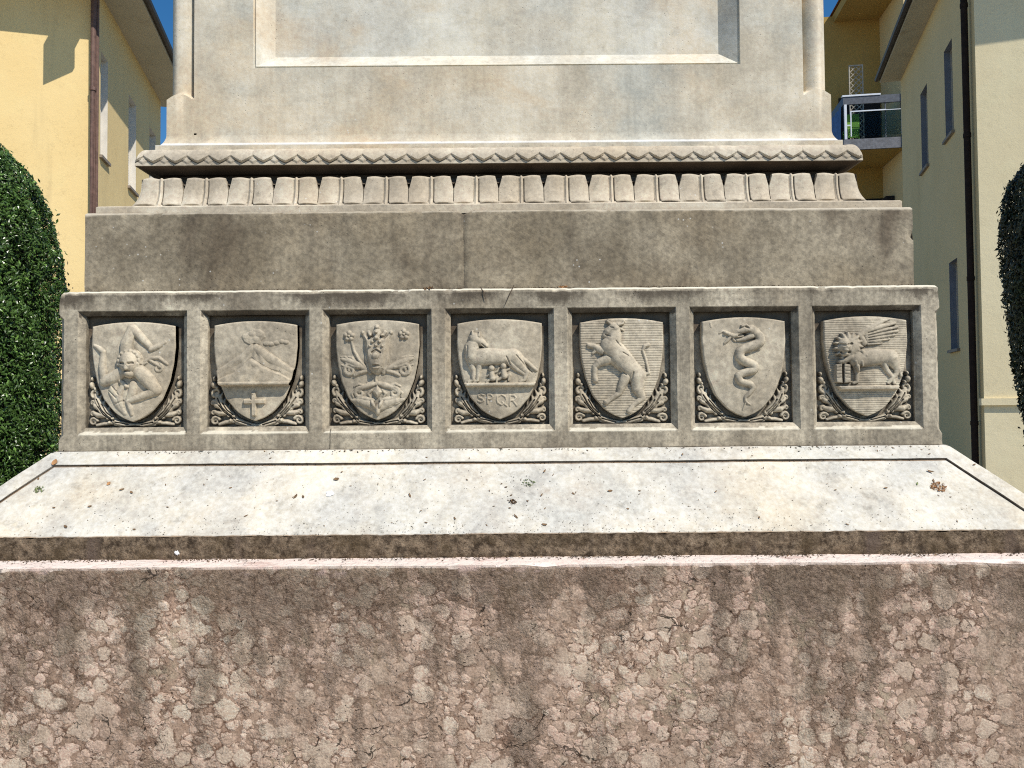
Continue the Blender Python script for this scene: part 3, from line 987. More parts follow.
def d_serpent(r):
    n = 'coiled_serpent'
    P = [(350, 232, 20), (376, 252, 22), (378, 280, 23), (340, 300, 23), (296, 318, 22), (288, 350, 22), (318, 374, 22), (350, 388, 21), (348, 408, 20), (308, 420, 19), (282, 436, 18), (292, 462, 17), (328, 472, 16), (345, 490, 13), (330, 516, 10), (312, 535, 8), (316, 556, 6), (334, 568, 3)]
    C_ = []
    for i in range(len(P) - 1):
        p0, p1, p2, p3 = P[max(i - 1, 0)], P[i], P[i + 1], P[min(i + 2, len(P) - 1)]
        for j in range(4):
            t = j / 4
            C_.append(tuple(.5 * (2 * p1[a] + (p2[a] - p0[a]) * t + (2 * p0[a] - 5 * p1[a] + 4 * p2[a] - p3[a]) * t * t + (3 * p1[a] - p0[a] - 3 * p2[a] + p3[a]) * t ** 3) for a in range(3)))
    r.S(C_ + [P[-1]], n, .75)
    r.S([(350, 228, 24), (318, 222, 20), (285, 232, 11), (268, 240, 6)], n, .7)
    r.S([(345, 250, 16), (310, 266, 11), (278, 272, 6)], n, .8)
    r.S([(300, 206, 6), (318, 200, 7), (330, 210, 6)], n, .9, base=6)
    for q in ([(372, 225, 8), (390, 250, 7), (394, 285, 5)], [(384, 290, 8), (378, 312, 6), (360, 318, 4)], [(350, 312, 6), (335, 330, 4)]): r.S(q, n, .8)
    r.C([(330, 236), (285, 250)], 6, 12); r.C([(316, 212), (326, 216)], 6, 9)
    m_ = 'swallowed_figure'
    r.S([(300, 248, 10), (262, 250, 11), (240, 242, 9)], m_, .8)
    r.E(226, 236, 10, 9, m_, 9)
    r.S([(250, 254, 7), (232, 274, 8), (222, 284, 6)], m_, .8); r.S([(258, 250, 6), (262, 268, 5), (270, 276, 4)], m_, .8)
    r.S([(238, 236, 5), (215, 228, 5), (200, 238, 4)], m_, .8)
    r.S([(300, 590, 3), (312, 560, 4)], n, .8)
    r.S([(160, 190, 5), (164, 208, 5)], 'chip', .3)


def d_lion(r):
    n = 'winged_lion'
    r.S([(245, 355, 46), (310, 352, 40), (360, 350, 36), (400, 356, 38)], n, .5)
    r.E(208, 300, 58, 62, n, 26)
    r.E(186, 298, 34, 42, n, 36)
    r.S([(182, 300, 8), (184, 322, 13)], n, .6, base=28)
    r.E(186, 338, 20, 12, n, 30)
    r.C([(160, 292), (178, 296)], 7, 10); r.C([(192, 296), (212, 290)], 7, 10); r.C([(170, 328), (204, 328)], 6, 9)
    for a in range(0, 360, 24):
        x, y = 206 + 52 * math.cos(R(a)), 300 + 56 * math.sin(R(a))
        r.S([(x - 14 * math.cos(R(a)), y - 14 * math.sin(R(a)), 10), (x + 8 * math.cos(R(a + 25)), y + 8 * math.sin(R(a + 25)), 6)], n, .9, base=12)
    for (x, y) in ((245, 350), (262, 325), (232, 372), (258, 372), (280, 345), (240, 395)): r.S([(x, y, 10), (x + 6, y + 20, 6)], n, .9, base=14)
    r.S([(238, 380, 20), (246, 425, 13), (244, 466, 10), (230, 474, 9)], n, .7)
    r.S([(215, 350, 17), (190, 366, 15), (170, 372, 12)], n, .8, base=8)
    r.S([(402, 362, 36), (428, 405, 18), (425, 430, 12), (398, 462, 11), (388, 474, 9)], n, .6)
    r.S([(365, 370, 22), (380, 410, 13), (408, 448, 10), (415, 474, 10)], n, .6)
    r.S([(408, 334, 7), (438, 362, 7), (436, 405, 6), (448, 440, 8)], n, .8)
    w = 'wing'
    r.S([(275, 285, 18), (262, 250, 15), (300, 222, 14), (370, 182, 9), (400, 172, 5)], w, .6)
    for i in range(6):
        t = i / 5
        x0, y0 = 285 + 12 * t, 235 + 55 * t
        x1, y1 = 425 + 22 * math.sin(t * 3) - 70 * t * t, 192 + 92 * t
        r.S([(x0, y0, 9), ((x0 + x1) / 2, (y0 + y1) / 2 - 4, 12), (x1, y1, 6)], w, .55, base=2)
    for i in range(5):
        t = i / 4
        r.C([(300, 238 + 46 * t), (420 - 60 * t * t, 204 + 80 * t)], 4, 6)
    b = 'book'
    r.poly([(146, 384), (178, 376), (178, 476), (146, 470)], b, 15, 4); r.poly([(181, 376), (214, 384), (214, 472), (181, 476)], b, 15, 4)
    for y in (400, 416, 432, 448): r.C([(152, y), (172, y - 2)], 3, 3); r.C([(188, y - 2), (208, y)], 3, 3)
    r.poly([(152, 484), (436, 484), (428, 506), (168, 506)], 'ledge', 18, 4)
    r.hatch(10.5, 1.4)


SH = [
    (d_triskele, 324, 186, 640, 'shield carved with a face ringed by three bent legs'),
    (d_volcano, 322.5, 182, 640, 'shield carved with a smoking mountain above a cross'),
    (d_flower, 321, 178, 635, 'shield carved with a crowned flower and leafy scrolls'),
    (d_wolf, 325, 178, 630, 'shield carved with a wolf suckling twins above the letters SPQR'),
    (d_bull, 315, 168, 630, 'shield carved with a bull rearing up on hatched ground'),
    (d_serpent, 311, 163, 625, 'shield carved with a coiled serpent swallowing a small figure'),
    (d_lion, 294, 157, 628, 'shield carved with a winged lion resting a paw on a book'),
]
for k, (fn, cx, yt, yb, lab) in enumerate(SH):
    make_shield(k, fn, cx, yt, yb, lab)


# ---- sunk panel ground with acanthus sprays (one drawn, six copied)
def d_acanthus(r):
    for sg, n in ((1, 'acanthus_spray1'), (-1, 'acanthus_spray2')):
        x = lambda a: 322 + sg * a
        P_ = lambda pts, k: r.S([(x(a - 322), b, c * 1.38) for a, b, c in pts], n, k * .88)
        # long leaf lying under the shield tip, with its bosses
        P_([(324, 652, 6), (362, 650, 10), (398, 640, 11), (420, 630, 9)], 1.0)
        P_([(345, 657, 5), (385, 655, 7), (415, 648, 6)], 1.0)
        for a, b, q in ((424, 616, 12), (412, 634, 10), (436, 636, 11)): r.E(x(a - 322), b, q, q, n, 15)
        # broad leaf hugging the shield, its tip rolled over, a bud above
        P_([(408, 630, 7), (438, 606, 13), (470, 574, 17), (496, 538, 14), (508, 508, 9)], .75)
        r.curl(x(186), 502, 20, n, 10, 1.05, 60 if sg > 0 else 120, -sg, 1.1)
        # serrated inner and outer lobes
        for q in (
            [(446, 612, 9), (450, 582, 9), (444, 560, 4)], [(466, 586, 9), (470, 552, 9), (464, 530, 4)], [(486, 556, 8), (488, 524, 8), (480, 506, 4)],
            [(462, 600, 10), (490, 600, 11), (512, 592, 8)], [(484, 570, 10), (506, 560, 10), (518, 546, 7)],
        ): P_(q, 1.0)
        for a, b in ((518, 596), (520, 548)): r.curl(x(a - 322), b, 12, n, 9, 1.0, 180 if sg > 0 else 0, sg, 1.15)
        # stem running to the volute in the corner
        P_([(424, 640, 7), (462, 642, 8), (494, 650, 7)], 1.0)
        r.curl(x(190), 633, 20, n, 9, 1.35, 200 if sg > 0 else -20, sg, 1.1)
        r.E(x(198), 466, 14, 18, n, 17, 20 * sg); r.E(x(184), 480, 9, 11, n, 13); r.E(x(197), 438, 9, 13, n, 13)
        for q in ([(415, 630), (446, 604), (476, 570), (500, 530)], [(430, 626), (462, 598), (490, 562)], [(424, 612), (452, 586), (474, 552)], [(350, 650), (410, 636)]):
            r.C([(x(a - 322), b) for a, b in q], 3.5, 9)


nt, ns = 330, 250
zx0, zx1 = 322.5 - IW / U, 322.5 + IW / U
sc = .2971 / (640 - 182)
ztop = zat(319.4, .015)
yz0, yz1 = 182 + (ztop - IZ1) / sc, 182 + (ztop - IZ0) / sc
Xz, Yz = np.meshgrid(np.linspace(zx0, zx1, ns), np.linspace(yz0, yz1, nt))
def panel_shade(v):
    g = .50 if v.y > DEP - .005 else (.22 if v.y > DEP - .009 else 0)  # recess shade painted into the panel ground
    if v.z > 1.80: g += .7 * (v.z - 1.80) / .05  # paints the shadow band below the panel head
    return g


for k in range(7):
    # each carver's hand differs a little
    ph = k * 1.9
    ax, ay = 2.6 * np.sin(Yz * .021 + ph) + 1.8 * np.sin(Xz * .05 + ph * 2), 2.8 * np.sin(Xz * .026 + ph * 1.3) + 1.6 * np.sin(Yz * .06 + ph)
    rel = Relief(Xz + ax, Yz - (yz1 - 660) + ay)
    d_acanthus(rel)
    h = rel.field() * (1 + .10 * np.sin(Xz * .033 + ph))
    P = np.stack([PXC[k] + (Xz - 322.5) * U, DEP - h * U * 1.9, ztop - (Yz - 182) * sc], -1)
    split_grid(P, np.where(rel.h > 1.2, rel.g, 0), rel.names, M['shield'], frieze, 'sunk_panel', grime_light_fn=panel_shade)

# ---- plain course
mb = MB()
ring(mb, [(HD, ZF1 + .0075), (HD, ZD1 - .005), (HD - .004, ZD1), (1.20, ZD1 + .0004)], .009)


def die_wear(q):
    d = Vector((0, 0, 0))
    if q.y < .1:
        jx = at(464, 250, RD).x
        if abs(q.x - jx) < .005: d += Vector((0, .004, 0))
        for (xx, zz, r, a) in ((HD, zat(234, RD, 905), .02, .012), (jx, ZD1, .03, .01)):
            k = max(0, 1 - math.hypot(q.x - xx, q.z - zz) / r)
            d += Vector((0, a * k, -a * k * .6))
        k = max(0.0, 1 - abs(q.z - ZD1) / .015)
        d += Vector((0, 1, -.6)) * (.006 * k * max(0, mn.noise(Vector((q.x * 14, 3, 0))) - .15))
    return d


me = mb.mesh('plain_course', .0014, 8, die_wear)
jx = at(464, 250, RD).x


def die_grime_light(v):
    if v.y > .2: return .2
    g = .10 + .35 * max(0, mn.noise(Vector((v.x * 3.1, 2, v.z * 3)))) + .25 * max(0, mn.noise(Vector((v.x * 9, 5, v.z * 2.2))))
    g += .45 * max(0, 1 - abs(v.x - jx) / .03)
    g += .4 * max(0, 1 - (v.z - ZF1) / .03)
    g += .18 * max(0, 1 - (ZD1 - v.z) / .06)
    if v.z > ZD1 - .006: g = -.4  # upper edge painted pale as if catching light
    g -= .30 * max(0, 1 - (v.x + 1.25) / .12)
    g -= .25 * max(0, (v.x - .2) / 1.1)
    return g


grime_light(me, die_grime_light)
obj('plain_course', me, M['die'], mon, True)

# ---- leaf mouldings: fillet, tongue cyma, shadow gap, drooping leaf ovolo, fillet
def tier_grid(prof, relief, nx, name, parent, grime_light_fn, mat, ref):
    """front band of a square tier with a carved height field; plain returns on the other sides"""
    prof = np.array(prof)
    seg = np.r_[0, np.cumsum(np.hypot(*np.diff(prof, axis=0).T))]
    nt_ = max(12, int(seg[-1] / .0022))
    tt = np.linspace(0, seg[-1], nt_)
    hw_ = np.interp(tt, seg, prof[:, 0]); z_ = np.interp(tt, seg, prof[:, 1])
    dh, dz = np.gradient(hw_), np.gradient(z_)
    L = np.hypot(dh, dz) + 1e-12
    nh, nz = dz / L, -dh / L                     # outward normal in the section
    u = np.linspace(-1, 1, nx)[None, :]
    v = (tt / seg[-1])[:, None]
    xx = u * prof[:, 0].mean()
    xx = u * ref
    d, gr = relief(xx, v, z_[:, None])
    gr = np.broadcast_to(gr, (len(tt), nx))
    fade = np.clip((1 - np.abs(u)) / .006, 0, 1)
    d = d * fade
    hh = hw_[:, None] + d * nh[:, None]
    wob = np.array([mn.noise(Vector((float(a) * 9, 1, 4))) for a in xx[0]])[None, :] * .0012
    k_ = np.clip((np.abs(u) - .955) / .045, 0, 1)
    k_ = k_ * k_ * (3 - 2 * k_)
    P = np.stack([xx + np.sign(u) * (hw_[:, None] - ref) * k_ + 0 * d, HW - hh + wob, z_[:, None] + d * nz[:, None] + 0 * u], -1)
    nt_, ns_ = P.shape[:2]
    idx = np.arange(nt_ * ns_).reshape(nt_, ns_)
    q = np.stack([idx[:-1, :-1], idx[:-1, 1:], idx[1:, 1:], idx[1:, :-1]], -1).reshape(-1, 4).tolist()
    vv = P.reshape(-1, 3).tolist()
    for k in (1, 2, 3):
        c, s = ((1, 0), (0, 1), (-1, 0), (0, -1))[k]
        b = len(vv)
        for hq, zq in zip(hw_, z_):
            for x in (-hq, hq): vv.append([x * c + hq * s, HW + x * s - hq * c, zq])
        for i in range(nt_ - 1): q.append([b + 2 * i, b + 2 * i + 1, b + 2 * i + 3, b + 2 * i + 2])
    me = bpy.data.meshes.new(name)
    me.from_pydata(vv, [], q)
    me.update()
    a = me.attributes.new('grime_light', 'FLOAT', 'POINT')
    gv = [grime_light_fn(q_.co) for q_ in me.vertices]
    gf = gr.reshape(-1)
    a.data.foreach_set('value', [float(max(gv[i], gf[i])) if i < len(gf) else gv[i] for i in range(len(gv))])
    return obj(name, me, mat, parent, True)


mould = empty('leaf_moulding', (0, 1.3, 1.9))
mould.parent = mon
mould.matrix_parent_inverse = Matrix.Translation((0, -1.3, 0))
# fillet on the plain course
HFi = 1.2385
zf0, zf1 = ZD1 + .0004, zat(203.0, HW - HFi)
mb = MB()
ring(mb, [(HFi, zf0 - .003), (HFi, zf1 - .004), (HFi - .005, zf1), (1.17, zf1 + .0006)], .010)
me = mb.mesh('fillet', .0012, 12)
grime_light(me, lambda v: .10 + .35 * max(0, mn.noise(Vector((v.x * 7, 3, v.z)))) if v.y < .2 else .2)
obj('fillet', me, M['mould'], mould, True)
# tongues
HTb, HTt = 1.212, 1.142
zt1 = zat(176.6, HW - HTt)
zt0 = zf1 + .0008
prof = [(HTb - .012, zt0 - .003), (HTb, zt0), (HTb, zt0 + .0022)]
H_ = zt1 - zt0
for i in range(0, 15):
    a = i / 14
    prof.append((HTt + .003 + .032 * (1 - a) ** 2.8, zt0 + .0030 + (H_ - .006) * a))
prof += [(HTt, zt1), (HTt - .05, zt1 + .002)]
ytg = HW - HTt - .006
TP = (at(566.3, 190, ytg).x - at(431.1, 190, ytg).x) / 3
TX0 = at(476.2, 190, ytg).x


def tongues(x, v, z):
    ph = ((x - TX0) / TP) % 1.0                  # 0 rib, .5 dart
    vz = (z - zt0) / H_ + 0 * x
    dist = np.abs(ph - .5) * TP                  # from the dart
    rb = TP / 2 - dist                           # from the rib
    onf = v < .86                                # the front, not the top return
    jit = np.floor((x - TX0) / TP + .5)
    r1 = np.sin(jit * 12.9898) * .5
    h = .0035 * np.clip(1 - (rb / .0045) ** 2, 0, 1) * (vz > .1)
    right = ph < .5
    line = np.exp(-((rb - .0078) / .0018) ** 2) * (vz > .22) * (vz < .93) * np.where(right, 1.0, .5)
    foot = np.exp(-((vz - (.185 + .010 * r1) - .10 * np.clip(1 - (rb - .0078) / .008, 0, 1) ** 2) / .020) ** 2) * (rb > .0078)
    h = h - .0035 * line - .0035 * foot * np.where(right, 1.0, .45)
    h = h + .0042 * np.clip(np.sin(np.pi * np.clip((rb - .008) / (TP / 2 - .010), 0, 1)), 0, 1) * (vz > .2)
    wd = .0010 + .0090 * np.clip((vz - .66 - .03 * r1) / .32, 0, 1)
    dart = np.clip((1.1 - dist / wd) * 4, 0, 1) * (vz > .24) * onf
    h = h - np.where(vz > .66, .020, .0035) * dart
    g = np.maximum(.95 * line, .85 * foot * np.where(right, 1.0, .5))  # shade of the cut lines and darts painted as colour
    g = np.maximum(g, dart * np.where(vz > .66, 1.0, .5))
    return h, g * onf


def tg(v):
    if v.y > .3: return .2
    g = .02 + .2 * max(0, mn.noise(v * 9))
    if v.y > HW - HTt + .010: g = 1.0  # deep parts painted dark for their shade
    elif v.z < zt0 + .0025: g = -.5  # toe painted pale like a lit edge
    return g


tier_grid(prof, tongues, 4200, 'tongue_band', mould, tg, M['mould'], HTt + .006)
# shadow gap
zo0 = zat(163.2, HW - 1.160)
mb = MB()
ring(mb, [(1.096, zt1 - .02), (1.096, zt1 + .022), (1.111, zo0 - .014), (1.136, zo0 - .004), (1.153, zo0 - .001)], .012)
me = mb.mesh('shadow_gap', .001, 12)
grime_light(me, lambda v: 1.0)
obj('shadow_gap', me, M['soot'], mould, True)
# drooping leaves
zo1 = zat(149.6, HW - 1.137)
prof = [(1.149, zo0 - .001), (1.160, zo0)]
for i in range(1, 13):
    a = i / 12 * math.pi / 2
    prof.append((1.131 + .0290 * math.cos(a) ** .9, zo0 + .004 + (zo1 - zo0 - .004) * math.sin(a)))
prof.append((1.08, zo1 + .001))
yov = HW - 1.158
LP = (at(460 + 112.6 / 5.12 * 8, 158, yov).x - at(460, 158, yov).x) / 8
LX0 = at(429.0, 158, yov).x


def leaves(x, v, z):
    n = (x - LX0) / LP
    ph = n % 1.0
    r1 = np.sin(np.floor(n) * 78.233) * .5
    d = np.abs(ph - .5) * 2                      # 0 centre of leaf, 1 between two leaves
    zz = (z - zo0) / (zo1 - zo0) + 0 * x
    on = (v > .07)
    tip = .16 + .05 * r1 + .36 * d ** 1.25
    d2 = 1 - d
    tip2 = .12 + .40 * d2
    over = np.clip((zz - tip) / .07, 0, 1) * on
    under = np.clip((zz - tip2) / .07, 0, 1) * .4 * on
    f = np.clip((.97 - v) / .05, 0, 1)
    h = np.maximum(over, under) * .0066 * f + .0016 * over * (1 - d ** 2) * f
    e = np.exp(-((zz - tip + .026) / .030) ** 2) * on * np.clip((1.02 - d) / .25, .25, 1)
    e2 = np.exp(-((zz - tip2 + .02) / .04) ** 2) * on * (d > .55) * .6
    seam = np.exp(-((1 - d) / .07) ** 2) * (zz > .5) * (zz < .8) * .45
    return h, np.maximum(np.maximum(e * 1.15, e2), seam)  # second value paints the shade under the leaf tips


def lg(v):
    if v.y > .3: return .2
    g = .02 + .12 * max(0, mn.noise(v * 11))
    if v.z < zo0 + .001: g = .9
    return g


tier_grid(prof, leaves, 4200, 'drooping_leaf_band', mould, lg, M['mould'], 1.158)
# fillet and the flare at the foot of the shaft
HSh = 1.0915
zs0, zs1 = zo1 + .0005, zat(142.5, HW - 1.114)
mb = MB()
ring(mb, [(1.116, zs0 - .004), (1.116, zs1 - .001), (1.1115, zs1)], .010)
zfl = zat(130, HW - HSh)
pr = [(1.1115, zs1)]
for i in range(0, 13):
    a = i / 12
    pr.append((HSh - .0004 + .0155 * (1 - a) ** 2.4, zs1 + .001 + (zfl - zs1 - .001) * a))
ring(mb, pr, .010)
me = mb.mesh('shaft_foot', .00025, 9)
grime_light(me, lambda v: (.32 if v.z < zs1 - .002 else (-.5 if v.z < zs1 + .012 else .02)) if v.y < .3 else .2)  # flare painted pale where light would catch it
obj('shaft_foot', me, M['shaft'], mould, True)

# ---- shaft with corner rolls and a sunk panel
ZT = 4.6
ys = HW - HSh
CW = .090                                        # width of the corner roll with its quirk
zst = zat(92.5, ys)
pb = zat(66, ys)                                 # sunk panel foot
pl, pr_ = at(253, 66, ys).x, at(740.5, 64, ys).x
ptop = ZT - .45
mb = MB()
st = .018
xa = [-HSh + CW, pl, pr_, HSh - CW]
za = [zfl - .012, zst - .03, zst, pb, ptop, ZT]
for i in range(3):
    for j in range(5):
        if i == 1 and j == 3: continue
        mb.patch((xa[i], ys, za[j]), (xa[i + 1], ys, za[j]), (xa[i + 1], ys, za[j + 1]), (xa[i], ys, za[j + 1]), st)


def loop(ins, dy):
    return [(pl + ins, ys + dy, pb + ins), (pr_ - ins, ys + dy, pb + ins), (pr_ - ins, ys + dy, ptop - ins), (pl + ins, ys + dy, ptop - ins)]


mbp = MB()
L_ = [loop(0, 0), loop(.0012, .010), loop(.007, .010), loop(.0075, .006), loop(.058, .050)]
for a_, b_ in zip(L_[:-1], L_[1:]):
    for q in range(4):
        w = (q + 1) % 4
        mbp.patch(a_[q], a_[w], b_[w], b_[q], st * 1.5)
mbp.patch(*L_[-1], st * 2)


# corner sections: list of (distance from corner along x, along y) going from the front face to the side face
def roll_section():
    pts = [(CW, 0), (CW - .001, .012), (CW - .008, .013)]
    c_, r_ = .036, .0335
    for i in range(13):
        a = R(188 + i * (270 - 8 - 188 + 90 + 8) / 12 * .905)
        pts.append((c_ - r_ * math.cos(a) if False else c_ + r_ * -math.cos(a), c_ + r_ * math.sin(a)))
    pts += [(.013, CW - .008), (.012, CW - .001), (0, CW)]
    return pts


RS = []
c_, r_ = .045, .042
RS = [(CW, 0), (CW - .0008, .015), (CW - .006, .016)]
for i in range(17):
    a = R(-28 + i * (90 + 56) / 16)              # from facing inward-front to inward-side
    RS.append((c_ + r_ * math.cos(a) * 1.0 if False else c_ + r_ * math.cos(a), c_ - r_ * math.sin(a)))
RS += [(.016, CW - .006), (.015, CW - .0008), (0, CW)]
# reorder the arc so that it sweeps front -> corner -> side
RS = [(CW, 0), (CW - .0008, .015), (CW - .005, .017)]
for i in range(17):
    th = R(35 - i * (70 + 90) / 16)              # angle measured from the +inward axis
    RS.append((c_ + r_ * math.cos(th + R(-35)) if False else c_ + r_ * math.cos(R(-20) - (i / 16) * R(230)), c_ + r_ * math.sin(R(-20) - (i / 16) * R(230))))
RS += [(.017, CW - .005), (.015, CW - .0008), (0, CW)]
RS = [(a, max(0.0, b)) for a, b in RS]
n_ = len(RS)
SQ = []
for i in range(n_):
    t = i / (n_ - 1) * 2
    SQ.append((CW * (1 - t), 0) if t <= 1 else (0, CW * (t - 1)))
SQ[n_ // 2] = (0, 0)


def corner(mb, pts0, z0, pts1, z1, sx, front):
    for i in range(n_ - 1):
        f = lambda p, z: (sx * (HSh - p[0]), (ys + p[1]) if front else (HW + HSh - p[1]), z)
        mb.face([f(pts0[i], z0 if not callable(z0) else z0(i)), f(pts0[i + 1], z0 if not callable(z0) else z0(i + 1)), f(pts1[i + 1], z1 if not callable(z1) else z1(i + 1)), f(pts1[i], z1 if not callable(z1) else z1(i))])


def stopz(i):
    t = abs(i / (n_ - 1) * 2 - 1)                # 1 at faces, 0 on the diagonal
    return zst - .010 + .022 * math.sin(math.pi * min(1, t * 1.05)) * .9


for sx in (-1, 1):
    for fr in (True, False):
        corner(mb, SQ, zfl - .012, SQ, lambda i: stopz(i) - .006, sx, fr)
        mid = [((a[0] + b[0] * 2) / 3, (a[1] + b[1] * 2) / 3) for a, b in zip(SQ, RS)]
        corner(mb, SQ, lambda i: stopz(i) - .006, mid, lambda i: stopz(i), sx, fr)
        corner(mb, mid, lambda i: stopz(i), RS, lambda i: stopz(i) + .006, sx, fr)
        corner(mb, RS, lambda i: stopz(i) + .006, RS, ZT, sx, fr)
    mb.patch((sx * HSh, ys + CW, zfl - .012), (sx * HSh, HW + HSh - CW, zfl - .012), (sx * HSh, HW + HSh - CW, ZT), (sx * HSh, ys + CW, ZT), .3)
mb.patch((-HSh + CW, HW + HSh, zfl), (HSh - CW, HW + HSh, zfl), (HSh - CW, HW + HSh, ZT), (-HSh + CW, HW + HSh, ZT), .3)
me = mb.mesh('shaft')


def shaft_grime(v):
    g = .0
    g += .22 * max(0, mn.noise(Vector((v.x * 4, 1, v.z * 5)))) + .12 * max(0, mn.noise(Vector((v.x * 15, 1, v.z * 3))))
    if v.x < -.9: g += .10
    if -.9 < v.x < .9 and v.z < pb: g += .10 * max(0, mn.noise(Vector((v.x * 9, 4, 1))))
    return g


grime_light(me, shaft_grime)
shaft = obj('shaft', me, M['shaft'], mon, True)
me = mbp.mesh('inset_panel')
grime_light(me, lambda v: 0.0)
obj('inset_panel', me, M['panel'], shaft, True)
mb = MB()
ring(mb, [(HSh, ZT), (HSh + .04, ZT + .04), (HSh + .10, ZT + .06), (HSh + .10, ZT + .16), (.2, ZT + .2), (.01, ZT + .2)], .2)
me = mb.mesh('cap_moulding')
grime_light(me, lambda v: .1)
obj('cap_moulding', me, M['shaft'], mon)


# ------------------------------------------------------------------ ground
mb = MB()
mb.patch((-300, -300, 0), (300, -300, 0), (300, 300, 0), (-300, 300, 0), 60)
g = obj('ground', mb.mesh('ground'), M['ground'])
tag(g, kind='structure')

# ------------------------------------------------------------------ buildings
class House:
    """rectangular house: corner, direction of the flank going away from the street, which side the flank faces"""

    def __init__(s, name, corner, d, sx, label, cat):
        s.c = Vector(corner)
        s.d = Vector((d[0], d[1], 0)).normalized()
        s.n = Vector((s.d.y, -s.d.x, 0)) * sx    # outward from the flank
        s.e = empty(name, s.c)
        tag(s.e, label, cat)
        s.sx = sx

    def P(s, a, n, z):
        """a along the flank, n outwards from the flank"""
        return s.c + s.d * a + s.n * n + Vector((0, 0, z))

    def X(s): return lambda p: s.P(p[0], p[1], p[2])

    def wall(s, axis, a0, a1, H, wins, depth, mb, z0=0.0, off=0.0):
        """flank (axis 0) or front (axis 1) wall with openings (a0, a1, z0, z1)"""
        f = (lambda a, o, z: s.P(a, -o + off, z)) if axis == 0 else (lambda a, o, z: s.P(o + off, -a, z))
        As = sorted({a0, a1, *[w[0] for w in wins], *[w[1] for w in wins]})
        Zs = sorted({z0, H, *[w[2] for w in wins], *[w[3] for w in wins]})
        for i in range(len(As) - 1):
            for j in range(len(Zs) - 1):
                am, zm = (As[i] + As[i + 1]) / 2, (Zs[j] + Zs[j + 1]) / 2
                if any(w[0] < am < w[1] and w[2] < zm < w[3] for w in wins): continue
                mb.patch(f(As[i], 0, Zs[j]), f(As[i + 1], 0, Zs[j]), f(As[i + 1], 0, Zs[j + 1]), f(As[i], 0, Zs[j + 1]))
        for (w0, w1, zz0, zz1) in wins:
            q = [(w0, zz0), (w1, zz0), (w1, zz1), (w0, zz1)]
            for k in range(4):
                a, b = q[k], q[(k + 1) % 4]
                mb.patch(f(a[0], 0, a[1]), f(b[0], 0, b[1]), f(b[0], depth, b[1]), f(a[0], depth, a[1]), None, 1)
        return f

    def window(s, f, w, depth, shut, louv=True):
        w0, w1, z0, z1 = w
        mb = MB()
        fr = .035
        bx = lambda A0, A1, O0, O1, Z0, Z1, m=mb: m.box((A0, O0, Z0), (A1, O1, Z1), lambda p: f(p[0], p[1], p[2]))
        bx(w0 + .002, w0 + fr, depth - .05, depth - .004, z0 + .002, z1 - .002)
        bx(w1 - fr, w1 - .002, depth - .05, depth - .004, z0 + .002, z1 - .002)
        bx(w0 + fr + .001, w1 - fr - .001, depth - .05, depth - .004, z1 - fr, z1 - .002)
        bx(w0 + fr + .001, w1 - fr - .001, depth - .05, depth - .004, z0 + .002, z0 + fr)
        o = obj('window', mb.mesh('window'), M['trim'] if shut == 'shutter_grey' else M['shutter_white'], s.e)
        mb = MB()
        mb.patch(f(w0, depth - .003, z0), f(w1, depth - .003, z0), f(w1, depth - .003, z1), f(w0, depth - .003, z1))
        if louv:
            k, zz = 0, z0 + fr + .01
            while zz < z1 - fr - .05:
                bx(w0 + fr + .002, w1 - fr - .002, depth - .026, depth - .008, zz, zz + .042, mb)
                zz += .055
        p = obj('shutter', mb.mesh('shutter'), M[shut], s.e)
        p.parent = o; p.matrix_parent_inverse = Matrix()
        mb = MB()
        bx(w0 - .05, w1 + .05, -.055, depth - .06, z0 - .055, z0 - .003, mb)
        p = obj('sill', mb.mesh('sill'), M['sill'], s.e)
        p.parent = o; p.matrix_parent_inverse = Matrix()
        return o


def roof_of(h, L, W, H, ov, ovf, ove):
    mb = MB()
    q = lambda a, n, z: h.P(a, n, z)
    mb.box((-ovf, -W - ov, H), (L + ove, ov, H + .16), h.X())
    e = obj('eave', mb.mesh('eave'), M['soffit'], h.e)
    mb = MB()
    r0 = [q(-ovf - .05, ov + .05, H + .164), q(L + ove + .03, ov + .05, H + .164), q(L + ove + .03, -W - ov - .05, H + .164), q(-ovf - .05, -W - ov - .05, H + .164)]
    k0, k1 = q(L * .45, -W / 2, H + 1.6), q(L * .55, -W / 2, H + 1.6)
    mb.face([r0[0], r0[1], k1, k0]); mb.face([r0[1], r0[2], k1]); mb.face([r0[2], r0[3], k0, k1]); mb.face([r0[3], r0[0], k0]); mb.face(r0[::-1])
    obj('roof', mb.mesh('roof'), M['roof'], h.e)
    mb = MB()
    for a, b in ((q(-ovf - .04, ov + .06, H + .10), q(L + ove, ov + .06, H + .10)), (q(-ovf - .06, ov + .04, H + .10), q(-ovf - .06, -W - ov, H + .10))):
        mb.tube([a, b], .065, 8)
    obj('gutter', mb.mesh('gutter'), M['gutter'], h.e)


